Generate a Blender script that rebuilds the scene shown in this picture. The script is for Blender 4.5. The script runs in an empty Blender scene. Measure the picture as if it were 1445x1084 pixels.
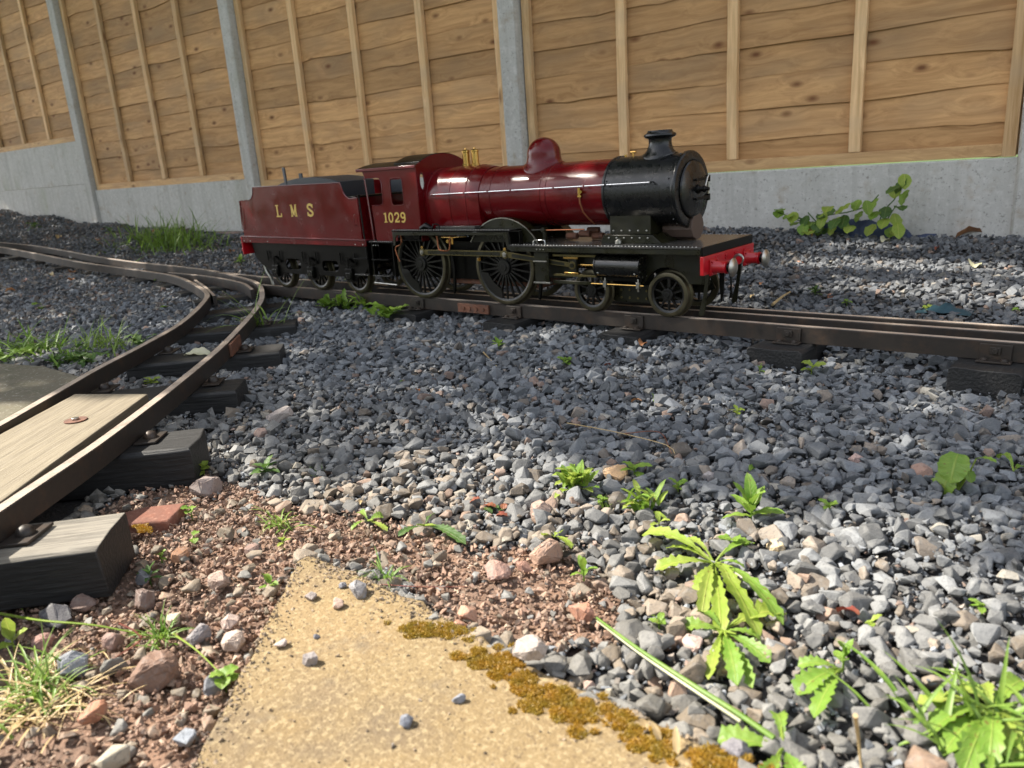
import bpy, bmesh, math, random
import numpy as np
from mathutils import Vector, Matrix
PI = math.pi
rnd = random.Random(7)
NR = np.random.default_rng(11)
SC = bpy.context.scene
COL = SC.collection

# ------------------------------------------------------------------ camera, sky, sun, exposure
FPX, CX, CY, H0 = 1097.0, 722.5, 542.0, 0.345
_d = np.array([995.0 - CX, 4420.0 - CY, FPX]); _d /= np.linalg.norm(_d)
_hy = CY - ((-620.0 - CX) * _d[0] + FPX * _d[2]) / _d[1]
_v = np.array([-620.0 - CX, _hy - CY, FPX]); _v /= np.linalg.norm(_v)
RC = np.array([-_v, np.cross(-_d, -_v), -_d])
cam = bpy.data.cameras.new('camera'); camo = bpy.data.objects.new('camera', cam); COL.objects.link(camo)
M = Matrix.Identity(4)
for i in range(3):
    M[i][0] = RC[i][0]; M[i][1] = -RC[i][1]; M[i][2] = -RC[i][2]
M.translation = Vector((0, 0, H0))
camo.matrix_world = M
cam.sensor_width = 36; cam.lens = FPX / 1445 * 36
cam.clip_start = 0.02; cam.clip_end = 400
cam.dof.use_dof = True; cam.dof.focus_distance = 1.35; cam.dof.aperture_fstop = 7.8
SC.camera = camo

SUN_EL, SUN_AZ = math.radians(47), math.radians(25)      # shadows fall towards +X turned SUN_AZ to +Y
S = Vector((-math.cos(SUN_EL) * math.cos(SUN_AZ), -math.cos(SUN_EL) * math.sin(SUN_AZ), math.sin(SUN_EL)))
W = bpy.data.worlds.new('World'); SC.world = W; W.use_nodes = True
nt = W.node_tree; bg = nt.nodes['Background']
sky = nt.nodes.new('ShaderNodeTexSky'); sky.sky_type = 'NISHITA'; sky.sun_disc = False
sky.sun_elevation = SUN_EL; sky.sun_rotation = math.atan2(S.x, S.y); sky.altitude = 50
sky.air_density = 1.0; sky.dust_density = 1.6; sky.ozone_density = 1.0
hsv = nt.nodes.new('ShaderNodeHueSaturation'); hsv.inputs['Saturation'].default_value = .36
nt.links.new(sky.outputs[0], hsv.inputs['Color']); nt.links.new(hsv.outputs[0], bg.inputs[0]); bg.inputs[1].default_value = 0.15
sun = bpy.data.lights.new('sun', 'SUN'); suno = bpy.data.objects.new('sun', sun); COL.objects.link(suno)
sun.energy = 5.0; sun.angle = math.radians(0.53); sun.color = (1.0, 0.93, 0.82)
suno.rotation_euler = S.to_track_quat('Z', 'Y').to_euler(); suno.location = S * 20
SC.view_settings.view_transform = 'Standard'; SC.view_settings.look = 'None'
SC.view_settings.gamma = 1; SC.view_settings.exposure = 1.3
SC.cycles.max_bounces = 6; SC.cycles.transparent_max_bounces = 4

def pt(px, py, z):
    """world point at height z seen at this place of the photograph"""
    r = RC @ np.array([px - CX, py - CY, FPX]); t = (z - H0) / r[2]
    return np.array([0, 0, H0]) + r * t

# ------------------------------------------------------------------ materials
def mat(name, col, rough=.6, metal=0, coat=0, spec=.5, noise=None, bump=None, coords='Object', tint=False, wear=None):
    """noise: list of (scale, strength, colour2, lo, hi, stretch); bump: (scale, strength, dist)"""
    m = bpy.data.materials.new(name); m.use_nodes = True
    n = m.node_tree.nodes; l = m.node_tree.links; b = n['Principled BSDF']
    b.inputs['Roughness'].default_value = rough; b.inputs['Metallic'].default_value = metal
    b.inputs['Coat Weight'].default_value = coat; b.inputs['Coat Roughness'].default_value = .06
    b.inputs['Specular IOR Level'].default_value = spec
    tc = n.new('ShaderNodeTexCoord'); oi = n.new('ShaderNodeObjectInfo')
    mul = n.new('ShaderNodeVectorMath'); mul.operation = 'ADD'
    sc = n.new('ShaderNodeMath'); sc.operation = 'MULTIPLY'; sc.inputs[1].default_value = 37.0
    l.new(oi.outputs['Random'], sc.inputs[0]); l.new(tc.outputs[coords], mul.inputs[0])
    cmb = n.new('ShaderNodeCombineXYZ')
    for k in range(3): l.new(sc.outputs[0], cmb.inputs[k])
    l.new(cmb.outputs[0], mul.inputs[1]); vec = mul.outputs[0]
    rgb = n.new('ShaderNodeRGB'); rgb.outputs[0].default_value = (*col, 1); cur = rgb.outputs[0]
    if tint:
        at = n.new('ShaderNodeAttribute'); at.attribute_name = 'tint'; cur = at.outputs['Color']
    for (s, st, c2, lo, hi, stretch) in (noise or []):
        mp = n.new('ShaderNodeMapping'); l.new(vec, mp.inputs[0]); mp.inputs['Scale'].default_value = stretch or (1, 1, 1)
        t = n.new('ShaderNodeTexNoise'); t.inputs['Scale'].default_value = s; t.inputs['Detail'].default_value = 8; t.inputs['Roughness'].default_value = .62
        l.new(mp.outputs[0], t.inputs[0])
        r = n.new('ShaderNodeMapRange'); r.inputs[1].default_value = lo; r.inputs[2].default_value = hi; r.inputs[4].default_value = st
        l.new(t.outputs[0], r.inputs[0])
        mx = n.new('ShaderNodeMix'); mx.data_type = 'RGBA'; l.new(r.outputs[0], mx.inputs[0]); l.new(cur, mx.inputs[6]); mx.inputs[7].default_value = (*c2, 1)
        cur = mx.outputs[2]
    l.new(cur, b.inputs['Base Color'])
    if wear:
        t = n.new('ShaderNodeTexNoise'); t.inputs['Scale'].default_value = wear[0]; t.inputs['Detail'].default_value = 6; l.new(vec, t.inputs[0])
        r = n.new('ShaderNodeMapRange'); r.inputs[1].default_value = .35; r.inputs[2].default_value = .7; r.inputs[3].default_value = wear[1]; r.inputs[4].default_value = wear[2]
        l.new(t.outputs[0], r.inputs[0]); l.new(r.outputs[0], b.inputs['Roughness'])
    if bump:
        prev = None
        for (s, st, di, stretch) in (bump if isinstance(bump, list) else [bump]):
            mp = n.new('ShaderNodeMapping'); l.new(vec, mp.inputs[0]); mp.inputs['Scale'].default_value = stretch or (1, 1, 1)
            t = n.new('ShaderNodeTexNoise'); t.inputs['Scale'].default_value = s; t.inputs['Detail'].default_value = 6; l.new(mp.outputs[0], t.inputs[0])
            bp = n.new('ShaderNodeBump'); bp.inputs['Strength'].default_value = st; bp.inputs['Distance'].default_value = di
            l.new(t.outputs[0], bp.inputs['Height'])
            if prev: l.new(prev, bp.inputs['Normal'])
            prev = bp.outputs[0]
        l.new(prev, b.inputs['Normal'])
    return m

def leafmat(name, c1, c2, tr=.35):
    m = bpy.data.materials.new(name); m.use_nodes = True
    n = m.node_tree.nodes; l = m.node_tree.links; b = n['Principled BSDF']; out = n['Material Output']
    tc = n.new('ShaderNodeTexCoord'); oi = n.new('ShaderNodeObjectInfo')
    t = n.new('ShaderNodeTexNoise'); t.inputs['Scale'].default_value = 70; t.inputs['Detail'].default_value = 5; l.new(tc.outputs['Object'], t.inputs[0])
    r = n.new('ShaderNodeMapRange'); r.inputs[1].default_value = .35; r.inputs[2].default_value = .68; l.new(t.outputs[0], r.inputs[0])
    ad = n.new('ShaderNodeMath'); ad.operation = 'MULTIPLY_ADD'; ad.inputs[1].default_value = .5; l.new(oi.outputs['Random'], ad.inputs[0])
    h = n.new('ShaderNodeMath'); h.operation = 'MULTIPLY'; h.inputs[1].default_value = .6; l.new(r.outputs[0], h.inputs[0]); l.new(h.outputs[0], ad.inputs[2])
    mx = n.new('ShaderNodeMix'); mx.data_type = 'RGBA'; mx.inputs[6].default_value = (*c1, 1); mx.inputs[7].default_value = (*c2, 1); l.new(ad.outputs[0], mx.inputs[0])
    at = n.new('ShaderNodeAttribute'); at.attribute_name = 'leafuv'; sx = n.new('ShaderNodeSeparateXYZ'); l.new(at.outputs['Vector'], sx.inputs[0])
    def math_(op, a, b=None, c=None):
        q = n.new('ShaderNodeMath'); q.operation = op
        for i_, v_ in enumerate((a, b, c)):
            if v_ is None: continue
            if hasattr(v_, 'links'): l.new(v_, q.inputs[i_])
            else: q.inputs[i_].default_value = v_
        return q.outputs[0]
    ax = math_('ABSOLUTE', sx.outputs[0])
    rib = math_('SUBTRACT', 1.0, math_('MULTIPLY', ax, 9.0)); rib = math_('MAXIMUM', rib, 0.0)
    ph = math_('FRACT', math_('SUBTRACT', math_('MULTIPLY', sx.outputs[1], 8.0), math_('MULTIPLY', ax, 1.6)))
    vn = math_('MAXIMUM', math_('SUBTRACT', 1.0, math_('MULTIPLY', math_('ABSOLUTE', math_('SUBTRACT', ph, .5)), 12.0)), 0.0)
    vein = math_('MULTIPLY', math_('MAXIMUM', rib, math_('MULTIPLY', vn, .55)), sx.outputs[2])
    sp_ = n.new('ShaderNodeTexNoise'); sp_.inputs['Scale'].default_value = 190; l.new(tc.outputs['Object'], sp_.inputs[0])
    dm_ = n.new('ShaderNodeMapRange'); dm_.inputs[1].default_value = .66; dm_.inputs[2].default_value = .72; dm_.inputs[4].default_value = .8; l.new(sp_.outputs[0], dm_.inputs[0])
    mv = n.new('ShaderNodeMix'); mv.data_type = 'RGBA'; l.new(math_('MULTIPLY', vein, .55), mv.inputs[0]); l.new(mx.outputs[2], mv.inputs[6]); mv.inputs[7].default_value = (min(1, c2[0] * 1.5 + .08), min(1, c2[1] * 1.25 + .06), c2[2] * 1.3 + .04, 1)
    md = n.new('ShaderNodeMix'); md.data_type = 'RGBA'; l.new(math_('MULTIPLY', dm_.outputs[0], sx.outputs[2]), md.inputs[0]); l.new(mv.outputs[2], md.inputs[6]); md.inputs[7].default_value = (.18, .10, .03, 1)
    mx = md
    l.new(mx.outputs[2], b.inputs['Base Color']); b.inputs['Roughness'].default_value = .5
    ts = n.new('ShaderNodeBsdfTranslucent'); l.new(mx.outputs[2], ts.inputs[0])
    ms = n.new('ShaderNodeMixShader'); ms.inputs[0].default_value = tr
    l.new(b.outputs[0], ms.inputs[1]); l.new(ts.outputs[0], ms.inputs[2]); l.new(ms.outputs[0], out.inputs[0])
    bp = n.new('ShaderNodeBump'); bp.inputs['Strength'].default_value = .6; bp.inputs['Distance'].default_value = .001
    l.new(math_('SUBTRACT', t.outputs[0], vein), bp.inputs['Height']); l.new(bp.outputs[0], b.inputs['Normal'])
    return m

def woodmat(name, c_light, c_dark, c_knot, sc=1.0, axis=(1.2, 22, 22), knots=True, grey=None):
    m = bpy.data.materials.new(name); m.use_nodes = True
    n = m.node_tree.nodes; l = m.node_tree.links; b = n['Principled BSDF']
    tc = n.new('ShaderNodeTexCoord'); oi = n.new('ShaderNodeObjectInfo')
    s1 = n.new('ShaderNodeMath'); s1.operation = 'MULTIPLY'; s1.inputs[1].default_value = 91.0; l.new(oi.outputs['Random'], s1.inputs[0])
    cmb = n.new('ShaderNodeCombineXYZ')
    for k in range(3): l.new(s1.outputs[0], cmb.inputs[k])
    ad = n.new('ShaderNodeVectorMath'); l.new(tc.outputs['Object'], ad.inputs[0]); l.new(cmb.outputs[0], ad.inputs[1])
    # knots
    mpk = n.new('ShaderNodeMapping'); mpk.inputs['Scale'].default_value = (axis[0] and 3.4 * sc, 7 * sc, 7 * sc) if axis[0] < axis[2] else (9 * sc, 9 * sc, 2.2 * sc)
    l.new(ad.outputs[0], mpk.inputs[0])
    vo = n.new('ShaderNodeTexVoronoi'); vo.inputs['Scale'].default_value = 1.6; l.new(mpk.outputs[0], vo.inputs[0])
    kr = n.new('ShaderNodeMapRange'); kr.inputs[1].default_value = .17; kr.inputs[2].default_value = .04; l.new(vo.outputs['Distance'], kr.inputs[0])
    kd = n.new('ShaderNodeMapRange'); kd.inputs[1].default_value = .5; kd.inputs[2].default_value = 0; kd.inputs[4].default_value = .5; l.new(vo.outputs['Distance'], kd.inputs[0])
    # grain, bent round the knots
    mp = n.new('ShaderNodeMapping'); mp.inputs['Scale'].default_value = tuple(a * sc for a in axis); l.new(ad.outputs[0], mp.inputs[0])
    wv = n.new('ShaderNodeTexNoise'); wv.inputs['Scale'].default_value = 2.0; wv.inputs['Detail'].default_value = 9; wv.inputs['Roughness'].default_value = .7
    wv.inputs['Distortion'].default_value = .35
    av = n.new('ShaderNodeVectorMath'); l.new(mp.outputs[0], av.inputs[0])
    if knots: l.new(kd.outputs[0], av.inputs[1])
    l.new(av.outputs[0], wv.inputs[0])
    rp = n.new('ShaderNodeValToRGB'); rp.color_ramp.elements[0].position = .36; rp.color_ramp.elements[0].color = (*c_dark, 1)
    rp.color_ramp.elements[1].position = .62; rp.color_ramp.elements[1].color = (*c_light, 1); l.new(wv.outputs[0], rp.inputs[0])
    cur = rp.outputs[0]
    big = n.new('ShaderNodeTexNoise'); big.inputs['Scale'].default_value = 2.6; big.inputs['Detail'].default_value = 3
    mb = n.new('ShaderNodeMapping'); mb.inputs['Scale'].default_value = (1, 1, 3); l.new(ad.outputs[0], mb.inputs[0]); l.new(mb.outputs[0], big.inputs[0])
    br = n.new('ShaderNodeMapRange'); br.inputs[1].default_value = .45; br.inputs[2].default_value = .72; br.inputs[4].default_value = .6; l.new(big.outputs[0], br.inputs[0])
    mg = n.new('ShaderNodeMix'); mg.data_type = 'RGBA'; l.new(br.outputs[0], mg.inputs[0]); l.new(cur, mg.inputs[6]); mg.inputs[7].default_value = (*(grey or c_dark), 1); cur = mg.outputs[2]
    # each piece its own tone
    hs = n.new('ShaderNodeHueSaturation'); vr = n.new('ShaderNodeMapRange'); vr.inputs[3].default_value = .82; vr.inputs[4].default_value = 1.2; l.new(oi.outputs['Random'], vr.inputs[0])
    l.new(vr.outputs[0], hs.inputs['Value']); l.new(cur, hs.inputs['Color']); cur = hs.outputs[0]
    if knots:
        mk = n.new('ShaderNodeMix'); mk.data_type = 'RGBA'; l.new(kr.outputs[0], mk.inputs[0]); l.new(cur, mk.inputs[6]); mk.inputs[7].default_value = (*c_knot, 1); cur = mk.outputs[2]
    l.new(cur, b.inputs['Base Color']); b.inputs['Roughness'].default_value = .75; b.inputs['Specular IOR Level'].default_value = .25
    bp = n.new('ShaderNodeBump'); bp.inputs['Strength'].default_value = .5; bp.inputs['Distance'].default_value = .0015; l.new(wv.outputs[0], bp.inputs['Height']); l.new(bp.outputs[0], b.inputs['Normal'])
    return m

MT = {}
MT['maroon'] = mat('maroon_paint', (.105, .002, .004), .2, spec=.38, noise=[(20, .5, (.075, .002, .003), .4, .7, None), (55, .10, (.16, .09, .07), .55, .75, None)], wear=(22, .14, .30), bump=[(9, .10, .003, None), (120, .04, .0006, None)])
MT['maroon_line'] = mat('maroon_beading', (.13, .018, .022), .2, coat=.3)
MT['black'] = mat('black_gloss_paint', (.006, .006, .005), .12, noise=[(60, .5, (.018, .016, .010), .5, .75, None)], wear=(40, .15, .4), bump=(30, .1, .001, None))
MT['blackmatt'] = mat('black_oily_paint', (.0026, .0024, .0020), .34, spec=.16, noise=[(70, .5, (.009, .0075, .005), .5, .75, None)])
MT['smoke'] = mat('black_smokebox_paint', (.0055, .006, .0065), .24, spec=.45, noise=[(90, .5, (.014, .014, .014), .5, .75, None)], wear=(60, .2, .40), bump=[(90, .25, .0006, None), (16, .12, .002, None)])
MT['olive'] = mat('olive_reflection_paint', (.013, .0125, .004), .24, spec=.35, noise=[(40, .6, (.006, .006, .004), .4, .65, None)], wear=(30, .22, .5))  # black paint with the olive reflection of the ground put into its colour
MT['red'] = mat('bright_red_paint', (.42, .005, .012), .3, coat=.2, noise=[(50, .4, (.36, .008, .012), .5, .7, None)])
MT['steel'] = mat('worn_steel', (.42, .41, .38), .34, metal=1, noise=[(80, .6, (.2, .18, .14), .45, .7, None)])
MT['brightsteel'] = mat('polished_steel', (.7, .7, .7), .22, metal=1)
MT['tyre'] = mat('oily_steel_tyre', (.10, .088, .052), .42, metal=.7, noise=[(60, .7, (.06, .048, .03), .45, .7, None)])
MT['rod'] = mat('oily_steel_rod', (.13, .108, .045), .36, metal=.8, noise=[(60, .6, (.15, .12, .06), .45, .7, None)])
MT['spoke'] = mat('black_wheel_paint', (.006, .0055, .0045), .3, noise=[(80, .5, (.016, .014, .011), .5, .75, None)])
MT['brass'] = mat('brass', (.58, .36, .11), .25, metal=1, noise=[(90, .6, (.4, .24, .07), .45, .7, None)])
MT['copper'] = mat('copper_pipe', (.30, .12, .06), .35, metal=1)
MT['gold'] = mat('gold_lettering', (.60, .42, .09), .4)
MT['greydeck'] = mat('worn_grey_deck', (.06, .057, .053), .24, noise=[(40, .7, (.03, .029, .027), .4, .65, (4, 1, 1))])
MT['coalgrey'] = mat('dark_grey_sheet', (.028, .033, .040), .5, noise=[(40, .5, (.03, .03, .035), .4, .65, None)])
MT['rust'] = mat('rusty_steel', (.16, .062, .032), .75, noise=[(80, .8, (.07, .04, .028), .4, .65, None)], bump=(150, .5, .001, None))
MT['brownpaint'] = mat('brown_painted_cover', (.085, .055, .042), .6)
MT['rail'] = mat('rusted_steel_rail', (.034, .027, .022), .5, metal=.25, noise=[(28, .7, (.075, .045, .028), .5, .7, None), (120, .5, (.022, .019, .017), .45, .7, None)], bump=(160, .35, .0006, None))
MT['railtop'] = mat('polished_rail_top', (.50, .42, .35), .36, metal=.3, noise=[(50, .55, (.22, .15, .11), .48, .7, None)])
MT['sleeper'] = mat('blackened_recycled_sleeper', (.010, .0098, .010), .6, noise=[(60, .7, (.026, .025, .023), .5, .75, (1, 6, 6))], bump=[(26, .9, .0022, (.6, 7, 7)), (200, .3, .0005, None)])  # also puts shade on the sides of the pale-topped sleepers
MT['oldwood'] = mat('sunlit_weathered_sleeper', (.20, .18, .145), .8, noise=[(14, .85, (.09, .08, .065), .46, .62, (.6, 9, 9)), (40, .6, (.28, .25, .20), .5, .7, (.5, 8, 8)), (30, .8, (.03, .028, .025), .60, .66, (.4, 10, 10))], bump=[(26, .9, .0022, (.6, 9, 9))])
MT['plank'] = mat('weathered_plank', (.20, .165, .108), .8, noise=[(8, .85, (.14, .112, .072), .42, .62, (.5, 8, 8)), (30, .6, (.27, .23, .165), .5, .7, (.4, 9, 9)), (22, .8, (.06, .048, .034), .60, .68, (.35, 10, 10))], bump=[(26, .8, .0016, (.5, 9, 9))])
MT['concrete'] = mat('grey_concrete', (.50, .485, .45), .9, noise=[(4, .55, (.34, .33, .30), .42, .7, (1, 1, .5)), (50, .6, (.62, .605, .57), .5, .68, None), (90, .8, (.20, .19, .17), .58, .68, None), (230, .8, (.14, .13, .12), .62, .70, None), (14, .6, (.30, .22, .14), .57, .72, None), (3, .45, (.26, .27, .17), .55, .7, (1.5, 1.5, .6)), (22, .4, (.30, .285, .25), .5, .66, (1, 1, .06))], bump=[(180, .5, .001, None), (700, .4, .0006, None)])
MT['slab'] = mat('sandy_concrete_slab', (.21, .150, .072), .9, noise=[(5, .7, (.18, .12, .052), .42, .64, None), (7, .85, (.115, .085, .055), .48, .64, None), (3.5, .5, (.30, .20, .085), .5, .65, None), (170, .7, (.33, .255, .14), .50, .62, None), (260, .9, (.12, .08, .04), .55, .64, None), (22, .6, (.13, .10, .065), .60, .72, None), (420, .35, (.42, .34, .22), .6, .66, None)], bump=[(420, .8, .0014, None), (70, .6, .0035, None)])
MT['slabdark'] = mat('mossy_grey_slab', (.115, .10, .065), .9, noise=[(9, .7, (.06, .058, .022), .5, .68, None), (120, .7, (.34, .32, .27), .56, .68, None), (40, .5, (.13, .075, .03), .6, .7, None)], bump=[(300, .6, .0012, None)])
MT['ground'] = mat('earth_under_gravel', (.1, .1, .1), .95, tint=True, noise=[(14, .5, (.045, .04, .036), .4, .65, None), (150, .5, (.16, .14, .12), .58, .7, None)], bump=[(160, .9, .004, None), (45, .5, .008, None)])
MT['soil'] = mat('brown_soil', (.15, .090, .060), .95, noise=[(14, .6, (.085, .052, .035), .4, .65, None), (150, .7, (.27, .185, .135), .55, .7, None)], bump=[(160, .9, .004, None), (45, .5, .008, None)])
MT['stone'] = mat('crushed_stone', (.15, .15, .15), .72, tint=True, spec=.35, coords='Object', noise=[(90, .45, (.26, .255, .24), .52, .72, None), (320, .5, (.045, .047, .052), .52, .68, None), (650, .5, (.36, .35, .33), .62, .72, None)], bump=[(110, .55, .0016, None), (420, .6, .0009, None)])
MT['brick'] = mat('orange_brick', (.19, .075, .048), .95, noise=[(40, .7, (.15, .075, .055), .42, .65, None), (120, .5, (.36, .20, .14), .55, .7, None)], bump=(180, .7, .002, None))
MT['moss'] = mat('orange_green_moss', (.20, .13, .012), .95, noise=[(60, .8, (.34, .14, .012), .4, .62, None), (160, .6, (.38, .32, .04), .5, .65, None)], bump=(400, .8, .003, None))
MT['blue'] = mat('blue_membrane', (.015, .028, .075), .55, noise=[(70, .5, (.03, .05, .10), .45, .7, None)], bump=(90, .4, .002, None))
MT['teal'] = mat('teal_fabric', (.01, .05, .07), .6)
MT['lawn'] = mat('lawn', (.05, .095, .018), .9, noise=[(3, .6, (.10, .15, .03), .4, .65, None)], bump=(60, .8, .02, None))
MT['board'] = woodmat('fence_board', (.60, .35, .155), (.40, .215, .088), (.17, .07, .028), grey=(.28, .185, .105))
MT['batten'] = woodmat('fence_batten', (.74, .50, .27), (.48, .29, .13), (.20, .09, .04), axis=(26, 26, 1.2), grey=(.50, .36, .22))
MT['rail_wood'] = woodmat('fence_rail_wood', (.66, .42, .20), (.42, .24, .11), (.20, .09, .04), grey=(.44, .30, .18))
MT['bark'] = mat('bark', (.08, .06, .045), .95, bump=(30, .9, .02, None))
MT['pin'] = leafmat('seed_red', (.25, .05, .03), (.14, .03, .02), .1)
MT['green'] = leafmat('fresh_leaf', (.13, .26, .025), (.22, .34, .05))
MT['ygreen'] = leafmat('yellow_green_leaf', (.24, .36, .035), (.34, .42, .08), .4)
MT['dgreen'] = leafmat('mid_green_leaf', (.045, .11, .02), (.09, .17, .035))
MT['grass'] = leafmat('grass_blade', (.11, .22, .03), (.24, .34, .06), .35)
MT['straw'] = leafmat('dry_straw', (.42, .30, .14), (.55, .42, .22), .25)
MT['redleaf'] = leafmat('red_leaf', (.20, .04, .03), (.26, .10, .045), .25)
MT['deadleaf'] = leafmat('dead_leaf', (.26, .10, .04), (.36, .19, .09), .15)
MT['paleleaf'] = leafmat('pale_dry_leaf', (.42, .42, .26), (.55, .52, .36), .2)
MT['mossleaf'] = leafmat('moss_shoots', (.44, .22, .014), (.26, .19, .016), .35)
MT['canopy'] = leafmat('canopy_leaf', (.05, .11, .02), (.09, .16, .03), .3)

# ------------------------------------------------------------------ helpers
def sharpen(me, ang=35):
    bm = bmesh.new(); bm.from_mesh(me)
    bmesh.ops.recalc_face_normals(bm, faces=bm.faces)
    c = math.radians(ang)
    for e in bm.edges:
        e.smooth = not (len(e.link_faces) == 2 and e.calc_face_angle(0) > c)
    for f in bm.faces: f.smooth = True
    bm.to_mesh(me); bm.free()

def link(name, me, m, parent=None, smooth=True, bevel=0, root=True):
    if m: me.materials.append(MT[m] if isinstance(m, str) else m)
    if smooth: sharpen(me)
    o = bpy.data.objects.new(name, me); COL.objects.link(o)
    if parent:
        o.parent = parent
        if parent.type == 'EMPTY': o.location = -Vector(parent.location)
    if bevel:
        b = o.modifiers.new('bevel', 'BEVEL'); b.width = bevel; b.segments = 2; b.limit_method = 'ANGLE'; b.angle_limit = math.radians(40)
    return o

def tag(o, label=None, cat=None, group=None, kind=None):
    if label: o['label'] = label
    if cat: o['category'] = cat
    if group: o['group'] = group
    if kind: o['kind'] = kind
    return o

def thing(name, label, cat, loc, group=None):
    o = bpy.data.objects.new(name, None); COL.objects.link(o); o.location = loc; o.empty_display_size = .05
    return tag(o, label, cat, group)

class MB:
    def __init__(s): s.v = []; s.f = []
    def add(s, v, f):
        k = len(s.v); s.v += [tuple(p) for p in v]; s.f += [tuple(i + k for i in q) for q in f]; return s
    def box(s, x0, x1, y0, y1, z0, z1):
        v = [(x, y, z) for x in (x0, x1) for y in (y0, y1) for z in (z0, z1)]
        return s.add(v, [(0, 1, 3, 2), (4, 6, 7, 5), (0, 4, 5, 1), (2, 3, 7, 6), (0, 2, 6, 4), (1, 5, 7, 3)])
    def ring(s, loops, closed_ends=True):
        n = len(loops[0]); v = [p for L in loops for p in L]; f = []
        for a in range(len(loops) - 1):
            for i in range(n):
                j = (i + 1) % n; f.append((a * n + i, a * n + j, (a + 1) * n + j, (a + 1) * n + i))
        if closed_ends: f.append(tuple(range(n))[::-1]); f.append(tuple(range((len(loops) - 1) * n, len(loops) * n)))
        return s.add(v, f)
    def cyl(s, p0, p1, r0, r1=None, n=16):
        r1 = r0 if r1 is None else r1
        p0 = Vector(p0); p1 = Vector(p1); d = (p1 - p0).normalized(); u = d.orthogonal().normalized(); w = d.cross(u)
        return s.ring([[p + (u * math.cos(2 * PI * i / n) + w * math.sin(2 * PI * i / n)) * r for i in range(n)] for p, r in ((p0, r0), (p1, r1))])
    def tube(s, path, r, n=8):
        path = [Vector(p) for p in path]; loops = []; u = None
        for i, p in enumerate(path):
            d = (path[min(i + 1, len(path) - 1)] - path[max(i - 1, 0)]).normalized()
            u = d.orthogonal().normalized() if u is None else (u - d * u.dot(d)).normalized()
            w = d.cross(u); rr = r[i] if isinstance(r, (list, tuple)) else r
            loops.append([p + (u * math.cos(2 * PI * k / n) + w * math.sin(2 * PI * k / n)) * rr for k in range(n)])
        return s.ring(loops)
    def lathe(s, prof, o, ax='z', n=32):
        """prof: (r, h) list"""
        loops = []
        for r, h in prof:
            L = []
            for i in range(n):
                a = 2 * PI * i / n; c, d = r * math.cos(a), r * math.sin(a)
                L.append({'z': (o[0] + c, o[1] + d, o[2] + h), 'x': (o[0] + h, o[1] + c, o[2] + d), 'y': (o[0] + c, o[1] + h, o[2] + d)}[ax])
            loops.append(L)
        return s.ring(loops)
    def prism(s, poly, y0, y1):
        """poly in (x,z), between y0 and y1"""
        n = len(poly); v = [(x, y0, z) for x, z in poly] + [(x, y1, z) for x, z in poly]
        return s.add(v, [tuple(range(n)), tuple(range(2 * n - 1, n - 1, -1))] + [(i, i + n, (i + 1) % n + n, (i + 1) % n) for i in range(n)])
    def prismx(s, poly, x0, x1):
        """poly in (y,z), between x0 and x1"""
        n = len(poly); v = [(x0, y, z) for y, z in poly] + [(x1, y, z) for y, z in poly]
        return s.add(v, [tuple(range(n)), tuple(range(2 * n - 1, n - 1, -1))] + [(i, i + n, (i + 1) % n + n, (i + 1) % n) for i in range(n)])
    def mesh(s, name):
        me = bpy.data.meshes.new(name); me.from_pydata(s.v, [], s.f); me.update(); return me
    def build(s, name, m, parent=None, smooth=True, bevel=0): return link(name, s.mesh(name), m, parent, smooth, bevel)

def plate_with_holes(name, outer, holes, y0, y1, m, parent, bevel=0):
    bm = bmesh.new(); ed = []
    for loop in [outer] + holes:
        vs = [bm.verts.new((x, y0, z)) for x, z in loop]
        for i in range(len(vs)): ed.append(bm.edges.new((vs[i], vs[(i + 1) % len(vs)])))
    bmesh.ops.triangle_fill(bm, use_beauty=True, use_dissolve=True, edges=ed)
    r = bmesh.ops.extrude_face_region(bm, geom=bm.faces[:])
    for v in r['geom']:
        if isinstance(v, bmesh.types.BMVert): v.co.y = y1
    me = bpy.data.meshes.new(name); bm.to_mesh(me); bm.free()
    return link(name, me, m, parent, True, bevel)

def rrect(x0, x1, z0, z1, r, n=5):
    out = []
    for cx, cz, a0 in ((x1 - r, z1 - r, 0), (x0 + r, z1 - r, 90), (x0 + r, z0 + r, 180), (x1 - r, z0 + r, 270)):
        for i in range(n + 1):
            a = math.radians(a0 + 90 * i / n); out.append((cx + r * math.cos(a), cz + r * math.sin(a)))
    return out

def catmull(P, step):
    P = [np.array(p, float) for p in P]; P = [2 * P[0] - P[1]] + P + [2 * P[-1] - P[-2]]; out = []
    for i in range(1, len(P) - 2):
        n = max(2, int(np.linalg.norm(P[i + 1] - P[i]) / step))
        for k in range(n):
            t = k / n
            out.append(.5 * ((2 * P[i]) + (-P[i - 1] + P[i + 1]) * t + (2 * P[i - 1] - 5 * P[i] + 4 * P[i + 1] - P[i + 2]) * t * t + (-P[i - 1] + 3 * P[i] - 3 * P[i + 1] + P[i + 2]) * t ** 3))
    out.append(P[-2]); return out

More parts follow.
